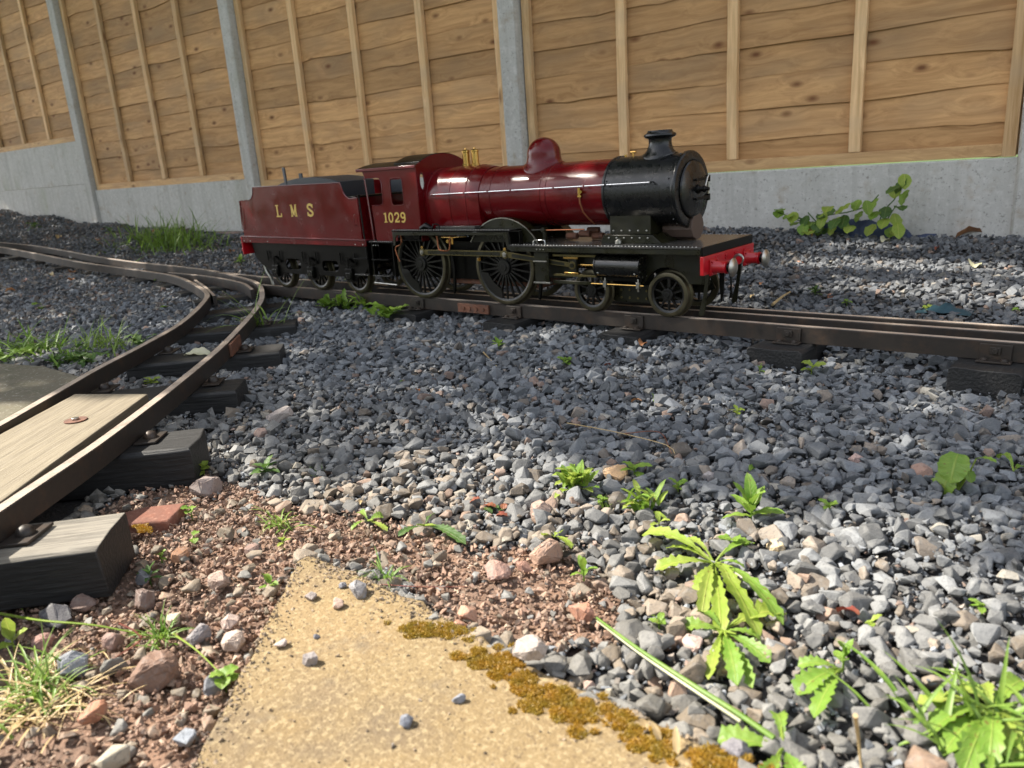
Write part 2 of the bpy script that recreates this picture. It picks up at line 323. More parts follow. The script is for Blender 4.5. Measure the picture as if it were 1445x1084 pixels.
# ------------------------------------------------------------------ terrain
CTRL = np.array([
 (.8, 2.98, .0), (-.44, 2.9, .022), (-1.38, 2.84, .055), (-3, 2.75, .05), (-4.4, 2.66, .045), (-5.2, 2.6, .09), (-6.06, 2.55, .13), (-7.0, 2.5, .2), (-7.8, 2.45, .26), (-9, 2.4, .32), (-10.5, 2.3, .36),
 (1, 1.46, -.046), (0, 1.46, -.046), (-1, 1.46, -.046), (-2, 1.46, -.046), (-3, 1.5, -.046), (1, 1.58, -.06), (0, 1.58, -.06), (-1, 1.58, -.06), (-2, 1.58, -.06), (-2.9, 1.6, -.055),
 (1, 1.30, -.07), (0, 1.28, -.078), (-.26, 1.38, -.082), (-.8, 1.32, -.064), (-1.4, 1.3, -.062), (-2, 1.3, -.06),
 (1, 1.0, -.085), (0, 1.0, -.085), (-.6, 1.0, -.082), (-1.2, 1.0, -.076), (-1, .6, -.092), (-.6, .6, -.094), (0, .6, -.094), (1, .6, -.094), (-.5, .2, -.098), (-1, .2, -.1), (-1.4, 0, -.1), (0, -.3, -.1), (1, -.3, -.1), (-2, 0, -.08), (-4, 0, -.07), (-4, -1, -.07), (-1, -1, -.1), (1, -1, -.1),
 (-1.6, .8, -.07), (-2, 1.1, -.065), (-1.8, .6, -.062), (-2.2, .8, -.055), (-3, 1.0, -.05), (-3.6, 1.3, -.045), (-3.5, 1.72, -.045), (-4.2, 1.7, -.035), (-4.3, 1.2, -.03), (-5, 1.75, .0), (-5.6, 1.8, .045), (-5.5, 1.1, .0), (-7, 1.5, .08), (-8, 1.7, .15), (-9, 1, .15), (-7, .5, .03), (-9, 0, .1),
 (-2.6, 1.85, -.045), (-1.5, 1.8, -.04), (-.5, 1.78, -.04), (.5, 1.78, -.045), (-.5, 2.2, -.01), (-1.5, 2.2, .0), (-3, 2.2, -.01), (-4, 2.2, .0), (-5.2, 2.2, .06), (.6, 2.3, -.015), (-6.4, 2.1, .12)])
def gz(x, y):
    x = np.asarray(x, float); y = np.asarray(y, float); sh = x.shape; X = x.ravel(); Y = y.ravel(); out = np.empty(X.size)
    for a in range(0, X.size, 20000):
        dx = X[a:a + 20000, None] - CTRL[None, :, 0]; dy = (Y[a:a + 20000, None] - CTRL[None, :, 1]) * 1.8
        w = 1 / (dx * dx + dy * dy + .012) ** 1.7; out[a:a + 20000] = (w * CTRL[None, :, 2]).sum(1) / w.sum(1)
    return out.reshape(sh)
def gp(px, py, dz=0):
    """ground point seen at this place of the photograph"""
    z = -.08
    for _ in range(12): p = pt(px, py, z + dz); z = .5 * z + .5 * float(gz(p[0], p[1]))
    return pt(px, py, z + dz)

def inpoly(px, py, poly):
    c = np.zeros(px.shape, bool); n = len(poly)
    for i in range(n):
        (x1, y1), (x2, y2) = poly[i], poly[(i + 1) % n]
        c ^= ((y1 > py) != (y2 > py)) & (px < (x2 - x1) * (py - y1) / ((y2 - y1) or 1e-9) + x1)
    return c

xs = np.concatenate([np.arange(-11, -2, .05), np.arange(-2, 1.5, .02)]); ys = np.concatenate([np.arange(-1.5, .1, .05), np.arange(.1, 3.02, .02)])
GX, GY = np.meshgrid(xs, ys, indexing='ij'); GZ = gz(GX, GY)
nz = lambda a, b, s, k: np.sin(a * s + k) * np.sin(b * s * 1.3 + k * 2.1) + .6 * np.sin(a * s * 2.3 + b * s * .7 + k)
GZ = GZ - .010 + .0016 * nz(GX, GY, 40, 1) + .002 * nz(GX, GY, 17, 2)
nx_, ny_ = GX.shape
me = bpy.data.meshes.new('ground'); ii = np.arange(nx_ * ny_).reshape(nx_, ny_)
me.from_pydata(np.stack([GX, GY, GZ], -1).reshape(-1, 3).tolist(), [], np.stack([ii[:-1, :-1], ii[1:, :-1], ii[1:, 1:], ii[:-1, 1:]], -1).reshape(-1, 4).tolist())
ground = link('ground', me, 'ground', None, False); tag(ground, kind='structure')
for p in ground.data.polygons: p.use_smooth = True
lawn = MB()
lawn.add([(-80, -80, -.35), (80, -80, -.35), (80, -1.4, -.35), (-80, -1.4, -.35)], [(0, 1, 2, 3)])
lawn.add([(-80, 3.0, -.02), (80, 3.0, -.02), (80, 80, .15), (-80, 80, .15)], [(0, 1, 2, 3)])
lawn.add([(-80, -1.4, -.35), (-10.9, -1.4, -.35), (-10.9, 3.0, -.02), (-80, 3.0, -.02), (1.45, -1.4, -.35), (80, -1.4, -.35), (80, 3.0, -.02), (1.45, 3.0, -.02)], [(0, 1, 2, 3), (4, 5, 6, 7)])
tag(lawn.build('lawn', 'lawn', smooth=False), kind='structure')

# ------------------------------------------------------------------ fence
FU = Vector((.9983, .059, 0)); FN = Vector((.059, -.9983, 0)); FP = Vector((-4.161, 2.694, 0))
def fpt(s, n, z): return FP + FU * s + FN * n + Vector((0, 0, z))
def fbox(mb, s0, s1, n0, n1, z0, z1):
    v = [fpt(s, n, z) for s in (s0, s1) for n in (n0, n1) for z in (z0, z1)]
    mb.add(v, [(0, 1, 3, 2), (4, 6, 7, 5), (0, 4, 5, 1), (2, 3, 7, 6), (0, 2, 6, 4), (1, 5, 7, 3)])
PAN = {-4: 1.1, -3: .76, -2: .722, -1: .366, 0: .312, 1: .263, 2: .215}
PLAB = {-4: 'fence panel beyond the far left end of the photo', -3: 'farthest timber fence panel, cut by the left edge of the photo', -2: 'fence panel above the double stack of concrete gravel boards at far left',
        -1: 'fence panel above the grass tuft, between the two leftmost concrete posts', 0: 'fence panel behind the tender and cab of the red locomotive',
        1: 'orange-brown fence panel behind the smokebox, with a green slit of light under it', 2: 'fence panel to the right of the rightmost concrete post'}
for p, zb in PAN.items():
    s0 = p * 1.94; top = zb + 1.8
    root = thing('fence_panel', PLAB[p], 'fence panel', fpt(s0 + .915, 0, zb), 'timber panels of the garden fence')
    z = zb + .002; k = 0
    while z < top - .03:
        hgt = .128; n = 26; v = []; amp = rnd.uniform(.0015, .0065); ph = rnd.uniform(0, 9); tilt = rnd.uniform(-.006, .006)
        fr = [rnd.uniform(2, 5), rnd.uniform(6, 12)]
        for i in range(n + 1):
            t = i / n; s = s0 - .012 + 1.854 * t
            wv = amp * math.sin(fr[0] * t * 3 + ph) + amp * .55 * math.sin(fr[1] * t * 3 + ph * 2)
            if rnd.random() < .06: wv -= .006
            lo = z + wv + tilt * t; hi = z + hgt + tilt * t; c = -.023 + .0025 * math.sin(fr[0] * t * 2 + ph)
            v += [fpt(s, c, lo), fpt(s, c - .0068, hi), fpt(s, c - .0105, hi), fpt(s, c - .0062, lo)]
        f = []
        for i in range(n):
            for a in range(4): b = (a + 1) % 4; f.append((i * 4 + a, i * 4 + b, i * 4 + 4 + b, i * 4 + 4 + a))
        f += [(0, 3, 2, 1), (n * 4, n * 4 + 1, n * 4 + 2, n * 4 + 3)]
        m = MB(); m.add(v, f); m.build('board', 'board', root); z += .106; k += 1
    for j in range(5):
        c = s0 + .02 + j * .4475 + (0 if j in (0, 4) else rnd.uniform(-.008, .008)); m = MB(); w = .019
        n = 12; v = []
        b0 = zb + (.042 if j in (1, 2, 3) else .0)
        for i in range(n + 1):
            zz = b0 + (top - b0) * i / n; o_ = .0012 * math.sin(i * 1.7 + j)
            v += [fpt(c - w + o_, 0, zz), fpt(c + w + o_, 0, zz), fpt(c + w + o_, -.0235, zz), fpt(c - w + o_, -.0235, zz)]
        f = [(i * 4 + a, i * 4 + (a + 1) % 4, i * 4 + 4 + (a + 1) % 4, i * 4 + 4 + a) for i in range(n) for a in range(4)] + [(0, 1, 2, 3), (n * 4 + 3, n * 4 + 2, n * 4 + 1, n * 4)]
        m.add(v, f); m.build('batten', 'batten', root, bevel=.0015)
    m = MB(); fbox(m, s0 + .0395, s0 + 1.7905, -.022, .001, zb, zb + .040)
    if p == 1: m.v = [(q[0], q[1], q[2] + (.0035 * (q[0] + 1.3) if q[2] < zb + .01 else 0)) for q in m.v]
    m.build('bottom_rail', 'rail_wood', root, bevel=.0015)
    m = MB(); fbox(m, s0 + .04, s0 + 1.79, -.022, .001, top - .04, top); m.build('top_rail', 'rail_wood', root)
BOARDS = [(-2, .4152, .7221, 'upper concrete gravel board of the stacked pair at far left'), (-2, .105, .414, 'lower concrete gravel board of the stacked pair at far left'),
          (-3, .4535, .7601, 'concrete gravel board, upper one cut by the left edge of the photo'), (-3, .15, .452, 'concrete gravel board, lower one cut by the left edge of the photo'),
          (-1, .06, .3661, 'concrete gravel board behind the tall grass tuft'), (0, .0, .3121, 'concrete gravel board hidden behind the locomotive and tender'),
          (1, -.05, .2605, 'pale concrete gravel board behind the bramble'), (2, -.08, .2151, 'concrete gravel board right of the rightmost post')]
for p, a, b, lab in BOARDS:
    m = MB(); fbox(m, p * 1.94 - .01, p * 1.94 + 1.84, -.035, .012, a, b); tag(m.build('gravel_board', 'concrete', bevel=.004), lab, 'gravel board', 'concrete gravel boards under the fence')
POSTL = {-4: 'post', -3: 'concrete post at the far left edge of the photo', -2: 'concrete post left', -1: 'leftmost fully visible concrete fence post, where the panels step up',
         0: 'concrete fence post just left of the tender', 1: 'concrete fence post behind the dome of the locomotive', 2: 'rightmost concrete fence post beside the bramble', 3: 'concrete post beyond the right edge'}
PN = {-3: 'farthest concrete fence post at the left edge of the photo', -2: 'concrete fence post at the left end of the stacked gravel boards', -1: 'concrete fence post where the fence steps up to the stacked gravel boards',
      0: POSTL[0], 1: POSTL[1], 2: POSTL[2], 3: 'concrete fence post out beyond the right edge of the photo'}
for p, lab in PN.items():
    c = p * 1.94 - .055; m = MB()
    pr = [(-.05, .018), (-.042, .036), (.042, .036), (.05, .018), (.05, -.014), (.032, -.014), (.032, -.04), (.05, -.04), (.05, -.08), (-.05, -.08), (-.05, -.04), (-.032, -.04), (-.032, -.014), (-.05, -.014)]
    v = [fpt(c + a, b, z) for z in (-.3, 2.9 if p < 0 else 2.3) for a, b in pr]; n = len(pr)
    m.add(v, [tuple(range(n)), tuple(range(2 * n - 1, n - 1, -1))] + [(i, (i + 1) % n, (i + 1) % n + n, i + n) for i in range(n)])
    tag(m.build('concrete_post', 'concrete', bevel=.003), lab, 'fence post', 'concrete posts of the fence')

# ------------------------------------------------------------------ tracks
RW, RH = .016, .033
def sweep(mb, path, w=RW, h=RH, off=0, ztop=0):
    """bar whose front top edge follows the path (thickness towards the left of travel)"""
    loops = []
    for i, p in enumerate(path):
        a = path[max(i - 1, 0)]; b = path[min(i + 1, len(path) - 1)]; d = np.array([b[0] - a[0], b[1] - a[1]]); d /= np.linalg.norm(d); n = np.array([-d[1], d[0]])
        z = p[2] + ztop; A = p[:2] + n * off; B = p[:2] + n * (off + w); c = .0015
        loops.append([(A[0], A[1], z - h), (A[0], A[1], z - c), (A[0] + n[0] * c, A[1] + n[1] * c, z), (B[0] - n[0] * c, B[1] - n[1] * c, z), (B[0], B[1], z - c), (B[0], B[1], z - h)])
    mb.ring(loops)
def railbar(name, path, parent, label=None, w=RW):
    m = MB(); sweep(m, path, w=w); o = m.build(name, 'rail', parent); o.data.materials.append(MT['railtop'])
    o.data.update()
    for p in o.data.polygons:
        if abs(p.normal.z) > .75 and p.center.z > -.02: p.material_index = 1; p.use_smooth = False
    if label: o['label'] = label
    return o
def lit_top(o):
    o.data.materials.append(MT['oldwood'])
    for p in o.data.polygons:
        if abs(p.normal.z) > .6 and p.center.z > -.02: p.material_index = 1
    return o
def reorient(o, origin, ang):
    """put the object's own axes along the piece so that its grain follows it"""
    T = Matrix.Translation(Vector(origin)) @ Matrix.Rotation(ang, 4, 'Z'); base = Vector(o.parent.location) if o.parent else Vector((0, 0, 0))
    o.data.transform(T.inverted()); o.matrix_basis = Matrix.Translation(-base) @ T
    return o
def sleeper(parent, c, ang, L, Wd, Hh, m='sleeper', sag=0, name='sleeper'):
    """c = centre of the top face"""
    n = 10; mb = MB(); v = []; ph = rnd.uniform(0, 9)
    for i in range(n + 1):
        x = -L / 2 + L * i / n; j = lambda: rnd.uniform(-.0011, .0011); ch = .005
        for (y, z) in ((-Wd / 2, -Hh), (-Wd / 2, -ch), (-Wd / 2 + ch, 0), (0, -.0012), (Wd / 2 - ch, 0), (Wd / 2, -ch), (Wd / 2, -Hh)):
            X = x + (rnd.uniform(-.003, .003) if i in (0, n) else 0); v.append((X, y + j(), z + j() * .7 + sag * (i / n - .5)))
    f = [(i * 7 + a, i * 7 + (a + 1) % 7, i * 7 + 7 + (a + 1) % 7, i * 7 + 7 + a) for i in range(n) for a in range(7)] + [(6, 5, 4, 3, 2, 1, 0), tuple(n * 7 + a for a in range(7))]
    mb.add(v, f); o = mb.build(name, m, parent, bevel=.0015)
    o.matrix_basis = Matrix.Translation(-Vector(parent.location)) @ Matrix.Translation(Vector(c)) @ Matrix.Rotation(ang, 4, 'Z'); return o
SLEEP = []   # footprints kept clear of stones: (cx, cy, ang, L/2, W/2)
def cross_rect(c, a, L, Wd): SLEEP.append((c[0], c[1], a, L / 2, Wd / 2))

straight = thing('straight_track', 'straight steel bar track carrying the red locomotive', 'railway track', (-1, 1.577, -.06))
Z0 = np.array([0, 0, 0])
near = [np.array([x, 1.505, 0.]) for x in np.arange(-2.42, 1.31, .1)]
railbar('rail', near, straight, 'nearest rail of the straight track')
railbar('rail', [np.array([x, 1.586, -.001]) for x in np.arange(-1.9, 1.31, .1)], straight, 'middle rail of the straight track')
railbar('rail', [np.array([x, 1.634 + (.0 if x > -2.6 else (-x - 2.6) * .10), 0.]) for x in np.arange(-3.05, 1.31, .1)], straight, 'farthest rail of the straight track')
def chair(parent, x, y, front=True):
    m = MB(); m.box(x - .024, x + .024, y - .0045, y - .0005, -.031, -.004); c = m.build('rail_chair', 'rail', parent, bevel=.0008)
    m = MB(); m.box(x - .026, x + .026, y - .022, y - .0005, -.0335, -.0305); m.build('foot_plate', 'rail', c, bevel=.0006)
    m = MB(); m.box(x - .008, x + .008, y - .0085, y - .004, -.021, -.009); m.cyl((x, y - .0115, -.015), (x, y - .008, -.015), .0045, n=10); m.build('bolt', 'rail', c, bevel=.0006)
    for dx in (-.015, .015):
        m = MB(); m.lathe([(.006, 0), (.006, .002), (.003, .0042), (.0005, .0048)], (x + dx, y - .014, -.0305), n=12); m.build('bolt', 'rail', c)
for i in range(-5, 5):
    x = -.205 + i * .355
    if x < -2.2: continue
    c = (x + rnd.uniform(-.004, .004), 1.577, -.0345); L = rnd.uniform(.275, .29)
    sleeper(straight, c, PI / 2 + rnd.uniform(-.03, .03), L, .108, .09, sag=rnd.uniform(-.003, .003)); cross_rect(c, PI / 2, L, .108)
    chair(straight, x, 1.505)
# rusty fishplate and joints on the near rail
a = pt(622, 430, 0); b = pt(668, 433, 0)
m = MB(); m.box(a[0], b[0], 1.4985, 1.5045, -.031, -.007); fp = m.build('fishplate', 'rust', straight, bevel=.001); fp['label'] = 'rusty orange fishplate'
for t in (.2, .4, .62, .84):
    x = a[0] + (b[0] - a[0]) * t; m = MB(); m.cyl((x, 1.4955, -.019), (x, 1.4985, -.019), .005, n=6); m.build('bolt', 'rust', fp)

curve = thing('curved_track', 'curved steel bar track sweeping from the lower left corner to join the straight track', 'railway track', (-1.9, 1.0, -.06))
def raz(px): return 0. if px > 195 else .10 * ((195 - px) / 195) ** 1.25
def pxpath(L): return [pt(x, y, raz(x)) for x, y in L]
Rpx = [(368, 400), (349, 392.5), (304, 382), (249, 375), (194, 369.5), (138, 361.5), (97, 354), (50, 346.5), (0, 341.5)]
Lpx = [(288, 406.5), (271, 397), (249, 389), (221, 384), (166, 376.5), (111, 368.5), (55, 357.5), (14, 350), (0, 348)]
def ray_y(P, y): return P
Rn = [(-.66, -.14), (-.83, .045), (-.996, .241), (-1.058, .317), (-1.135, .411), (-1.253, .54), (-1.375, .668), (-1.56, .852), (-1.727, 1.003), (-1.862, 1.121), (-2.018, 1.25), (-2.2, 1.381)]
R_path = [np.array([a, b, 0.]) for a, b in Rn] + pxpath(Rpx)
Ln = [(-.95, -.06), (-1.12, .10), (-1.27, .235), (-1.391, .366), (-1.462, .44), (-1.546, .526), (-1.655, .638), (-1.774, .774), (-1.936, .947), (-2.107, 1.094), (-2.317, 1.251), (-2.435, 1.323)]
L_path = [np.array([a, b, 0.]) for a, b in Ln] + pxpath(Lpx)
far = lambda P: P + [P[-1] + (P[-1] - P[-3]) * k for k in (.6, 1.4)]
R_s = catmull(far(R_path), .05); L_s = catmull(far(L_path), .05)
# the path is the camera-side edge of the rail top; the bar lies to the far side of it
railbar('rail', R_s[::-1] if False else R_s, curve, 'outer rail of the curved track') if False else None
def rail_rev(path, parent, label, w=RW):
    m = MB(); sweep(m, path[::-1], w=w, off=-w); o = m.build('rail', 'rail', parent); o.data.materials.append(MT['railtop'])
    o.data.update()
    for p in o.data.polygons:
        if abs(p.normal.z) > .75 and p.center.z > -.02: p.material_index = 1; p.use_smooth = False
    o['label'] = label; return o
rail_rev(R_s, curve, 'outer rail of the curved track, nearest the camera', .018)
rail_rev([p + np.array([0, 0, 0]) for p in L_s], curve, 'inner rail of the curved track, at the left', .018)
wing = catmull([pt(359, 408, 0), pt(352, 402.5, 0), pt(344, 398.5, 0), pt(322, 393.5, 0), pt(300, 390, 0), pt(275, 387, 0), pt(240, 384, 0)], .05)
rail_rev([p + np.array([.0, .0, -.0006]) for p in wing], curve, 'closure rail bent at the frog of the turnout', .014)
chk = catmull([pt(305, 416, 0), pt(292, 404, 0), pt(277.5, 394, 0)], .04)
rail_rev([p + np.array([.0, .0, -.002]) for p in chk], curve, 'short check rail', .012)
# joint plate on the outer rail
mbp = MB(); P = [p for p in R_s if -1.70 < p[0] < -1.50]
sweep(mbp, P[::-1], w=.007, h=.028, off=.0005 if False else -.0255, ztop=-.004)
mbp = MB()
sweep(mbp, P, w=.006, h=.026, off=-.0065, ztop=-.003) if False else None
def side_plate(P, name):
    mb = MB(); loops = []
    for i, p in enumerate(P):
        a = P[max(i - 1, 0)]; b = P[min(i + 1, len(P) - 1)]; d = np.array([b[0] - a[0], b[1] - a[1]]); d /= np.linalg.norm(d)
        n = np.array([d[1], -d[0]])
        if n @ np.array([1, .0]) < 0: n = -n
        A = p[:2] + n * .0005; B = p[:2] + n * .0065
        loops.append([(A[0], A[1], -.003), (B[0], B[1], -.003), (B[0], B[1], -.031), (A[0], A[1], -.031)])
    mb.ring(loops); return mb.build(name, 'rust', curve, bevel=.001)
q = [p for p in R_s if -1.72 < p[0] < -1.60]
if len(q) > 1: side_plate(q, 'fishplate')['label'] = 'rusty fishplate on the outer rail'

# sleepers of the curve
def along(path, s):
    acc = 0
    for i in range(len(path) - 1):
        l = np.linalg.norm(path[i + 1] - path[i])
        if acc + l >= s: t = (s - acc) / l; return path[i] * (1 - t) + path[i + 1] * t, (path[i + 1] - path[i]) / l
        acc += l
    return path[-1], (path[-1] - path[-2]) / np.linalg.norm(path[-1] - path[-2])
def s_of(path, x):
    acc = 0
    for i in range(len(path) - 1):
        if path[i][0] >= x > path[i + 1][0]: return acc
        acc += np.linalg.norm(path[i + 1] - path[i])
    return acc
manual = [((-.945, .305), .775), ((-1.17, .545), .665), ((-1.412, .775), .60)]
sl1 = None
for k in range(0, 22):
    s = s_of(R_s, -.985) + k * .335 - .335
    p, d = along(R_s, s)
    if p[0] < -8.6: break
    n = np.array([-d[1], d[0]]);
    if n @ np.array([.7, .7]) < 0: n = -n
    a = math.atan2(n[1], n[0]); L = .34 if k < 9 else .30
    if p[1] > 1.35 and p[0] > -3.0: L = .30
    out = .105 if k < 6 else .07
    c = p[:2] + n * (out - L / 2); z = p[2] - .0345
    if k in (1, 2, 3):
        e_, a = (((-.916, .325), .87), ((-1.137, .557), .83), ((-1.372, .777), .80))[k - 1]; n = np.array([math.cos(a), math.sin(a)]); c = np.array(e_) - n * L / 2
        j = int(np.argmin([abs((q[0] - e_[0]) * n[1] - (q[1] - e_[1]) * n[0]) + (9 if np.hypot(q[0] - e_[0], q[1] - e_[1]) > .3 else 0) for q in R_s])); p = R_s[j]; d = (R_s[j + 1] - R_s[j - 1]) / np.linalg.norm(R_s[j + 1] - R_s[j - 1])
    o = sleeper(curve, (c[0], c[1], z), a, L, .10, .062, sag=rnd.uniform(-.002, .002))
    if k < 2: lit_top(o)  # pale tops carry the sunlit look, the dark sides stand for shade
    if k == 1: o['label'] = 'sunlit grey sleeper with a dome-headed bolt'
    cross_rect(c, a, L, .10)
    if k < 6:
        for side, base in ((1, p[:2] + n * .020),) :
            u = np.array([d[0], d[1]]); mbb = MB()
            w1, w2 = .022, .017; B = base
            cc = [B - u * .026 - n * .016, B + u * .026 - n * .016, B + u * .026 + n * .017, B - u * .026 + n * .017]
            mbb.add([(q_[0], q_[1], z + zz) for zz in (.0006, .0042) for q_ in cc], [(0, 1, 2, 3), (7, 6, 5, 4), (0, 4, 5, 1), (1, 5, 6, 2), (2, 6, 7, 3), (3, 7, 4, 0)])
            pl = mbb.build('tie_plate', 'rail', curve, bevel=.001)
            mbb = MB(); mbb.lathe([(.0105, 0), (.0105, .002), (.0095, .006), (.006, .0095), (.001, .011)], (B[0], B[1], z + .0042), n=18); mbb.build('bolt', 'rail', pl)
# inner tie plates at the left rail
for k in (2, 3):
    p, d = along(L_s, s_of(L_s, -1.62) + (k - 2) * .33); n = np.array([-d[1], d[0]]); n = -n if n @ np.array([.7, .7]) < 0 else n; z = -.0345
    B = p[:2] + n * .022; u = np.array([d[0], d[1]]); mbb = MB()
    cc = [B - u * .028 - n * .016, B + u * .028 - n * .016, B + u * .028 + n * .02, B - u * .028 + n * .02]
    mbb.add([(q_[0], q_[1], z + zz) for zz in (.0006, .0042) for q_ in cc], [(0, 1, 2, 3), (7, 6, 5, 4), (0, 4, 5, 1), (1, 5, 6, 2), (2, 6, 7, 3), (3, 7, 4, 0)])
    pl = mbb.build('tie_plate', 'rail', curve, bevel=.001)
    mbb = MB(); mbb.lathe([(.0105, 0), (.0105, .002), (.0095, .006), (.006, .0095), (.001, .011)], (B[0], B[1], z + .0042), n=18); mbb.build('bolt', 'rail', pl)
# plank between the rails
pk = thing('wooden_plank', 'weathered plank lying between the rails of the curved track, with a round washer', 'plank', (-1.35, .42, -.03))
zt = -.008; A = pt(106, 556, zt); B = pt(209, 556, zt); C0 = pt(0, 613, zt); D0 = pt(0, 708, zt)
ext = lambda Q, P_, k: Q + (Q - P_) * k
C1 = ext(C0, A, .9); D1 = ext(D0, B, .45)
rows = 10; v = []; f = []
for i in range(rows + 1):
    t = i / rows; l_ = A * (1 - t) + C1 * t; r_ = B * (1 - t) + D1 * t; j = rnd.uniform(-.0015, .0015)
    v += [(l_[0] + j, l_[1], zt - .0255), (l_[0] + j, l_[1], zt), (r_[0] + j, r_[1], zt), (r_[0] + j, r_[1], zt - .0255)]
f = [(i * 4 + a, i * 4 + (a + 1) % 4, i * 4 + 4 + (a + 1) % 4, i * 4 + 4 + a) for i in range(rows) for a in range(4)] + [(3, 2, 1, 0), tuple(rows * 4 + a for a in range(4))]
m = MB(); m.add(v, f); reorient(m.build('board', 'plank', pk, bevel=.0015), A, math.atan2(C1[1] - A[1], C1[0] - A[0]))
wq = pt(107, 594, zt); m = MB(); m.cyl((wq[0], wq[1], zt + .0006), (wq[0], wq[1], zt + .0022), .0175, n=28); wsh = m.build('washer', 'rust', pk, bevel=.0004)
m = MB(); m.cyl((wq[0], wq[1], zt + .0022), (wq[0], wq[1], zt + .0055), .006, n=6); m.build('bolt', 'steel', wsh, bevel=.0005)
PLANK = [tuple(p[:2]) for p in (A, B, D1, C1)]

# ------------------------------------------------------------------ slabs
SLABZ = -.084
sp = [(-.752, .468), (-.637, .473), (-.501, .466), (-.398, .452), (-.288, .455), (-.171, .448), (.0, .445), (.7, .43), (.7, -.9), (.40, -.9), (-.27, -.08), (-.527, .205)]
def rough(P, amp, step=.012):
    out = []
    for i in range(len(P)):
        a, b = np.array(P[i]), np.array(P[(i + 1) % len(P)]); L = np.linalg.norm(b - a); k = max(1, int(L / step)) if L < 1.2 else 1; n_ = np.array([-(b - a)[1], (b - a)[0]]) / L
        for j in range(k):
            q = a + (b - a) * j / k
            if k > 1: q = q + n_ * (rnd.uniform(-amp, amp) + (amp * 2.2 if rnd.random() < .08 else 0))
            out.append(tuple(q))
    return out
bm = bmesh.new(); vs = [bm.verts.new((x, y, SLABZ)) for x, y in rough(sp, .0022)]; bm.faces.new(vs)
r = bmesh.ops.extrude_face_region(bm, geom=bm.faces[:]); [setattr(v.co, 'z', SLABZ - .05) for v in r['geom'] if isinstance(v, bmesh.types.BMVert)]
me = bpy.data.meshes.new('paving_slab'); bm.to_mesh(me); bm.free()
slab = link('paving_slab', me, 'slab', None, True, .004); tag(slab, 'sunlit sandy yellow concrete slab in the foreground', 'paving slab')
l2 = [pt(-80, 512, -.045), pt(0, 512, -.045), pt(62, 516, -.045), pt(150, 540, -.045), pt(100, 575, -.045), pt(0, 655, -.045), pt(-80, 720, -.045)]
bm = bmesh.new(); vs = [bm.verts.new((p[0], p[1], -.045)) for p in l2]; bm.faces.new(vs)
r = bmesh.ops.extrude_face_region(bm, geom=bm.faces[:]); [setattr(v.co, 'z', -.1) for v in r['geom'] if isinstance(v, bmesh.types.BMVert)]
me = bpy.data.meshes.new('paving_slab'); bm.to_mesh(me); bm.free()
slab2 = link('paving_slab', me, 'slabdark', None, True, .006); tag(slab2, 'dark mossy slab at the left edge beyond the curved track', 'paving slab')
SLAB2 = [tuple(p[:2]) for p in l2]

# ------------------------------------------------------------------ stones
def hull(n, seed, flat=.62, round_=0.0, sub=0):
    g = np.random.default_rng(seed); bm = bmesh.new()
    while True:
        p = g.normal(size=(n, 3)); p /= np.linalg.norm(p, axis=1)[:, None]; break
    p *= (1 - round_) * g.uniform(.8, 1.1, (n, 1)) + round_
    p *= np.array([1, g.uniform(.62, .9), flat * g.uniform(.8, 1.15)])
    for q in p: bm.verts.new(q)
    r = bmesh.ops.convex_hull(bm, input=bm.verts[:])
    bmesh.ops.delete(bm, geom=list({e for e in r['geom_interior'] + r['geom_unused'] if isinstance(e, bmesh.types.BMVert)}), context='VERTS')
    bmesh.ops.dissolve_limit(bm, angle_limit=.22, verts=bm.verts[:], edges=bm.edges[:])
    if sub: bmesh.ops.bevel(bm, geom=bm.edges[:] , offset=.07, segments=1, affect='EDGES', clamp_overlap=True)
    bmesh.ops.triangulate(bm, faces=bm.faces[:])
    if sub > 1:
        bmesh.ops.subdivide_edges(bm, edges=bm.edges[:], cuts=1, use_grid_fill=True)
        for v in bm.verts: v.co += Vector(g.normal(size=3)) * .018
    bm.normal_update(); bm.verts.index_update()
    V = np.array([v.co[:] for v in bm.verts]); F = np.array([[v.index for v in f.verts] for f in bm.faces]); bm.free()
    return V, F
NEARV = [hull(13, 100 + i, sub=1, round_=.1) for i in range(18)]
MIDV = [hull(11, 200 + i) for i in range(16)]
FARV = [hull(8, 300 + i) for i in range(10)]
HEROV = [hull(22, 400 + i, flat=.7, sub=2, round_=.35) for i in range(16)]

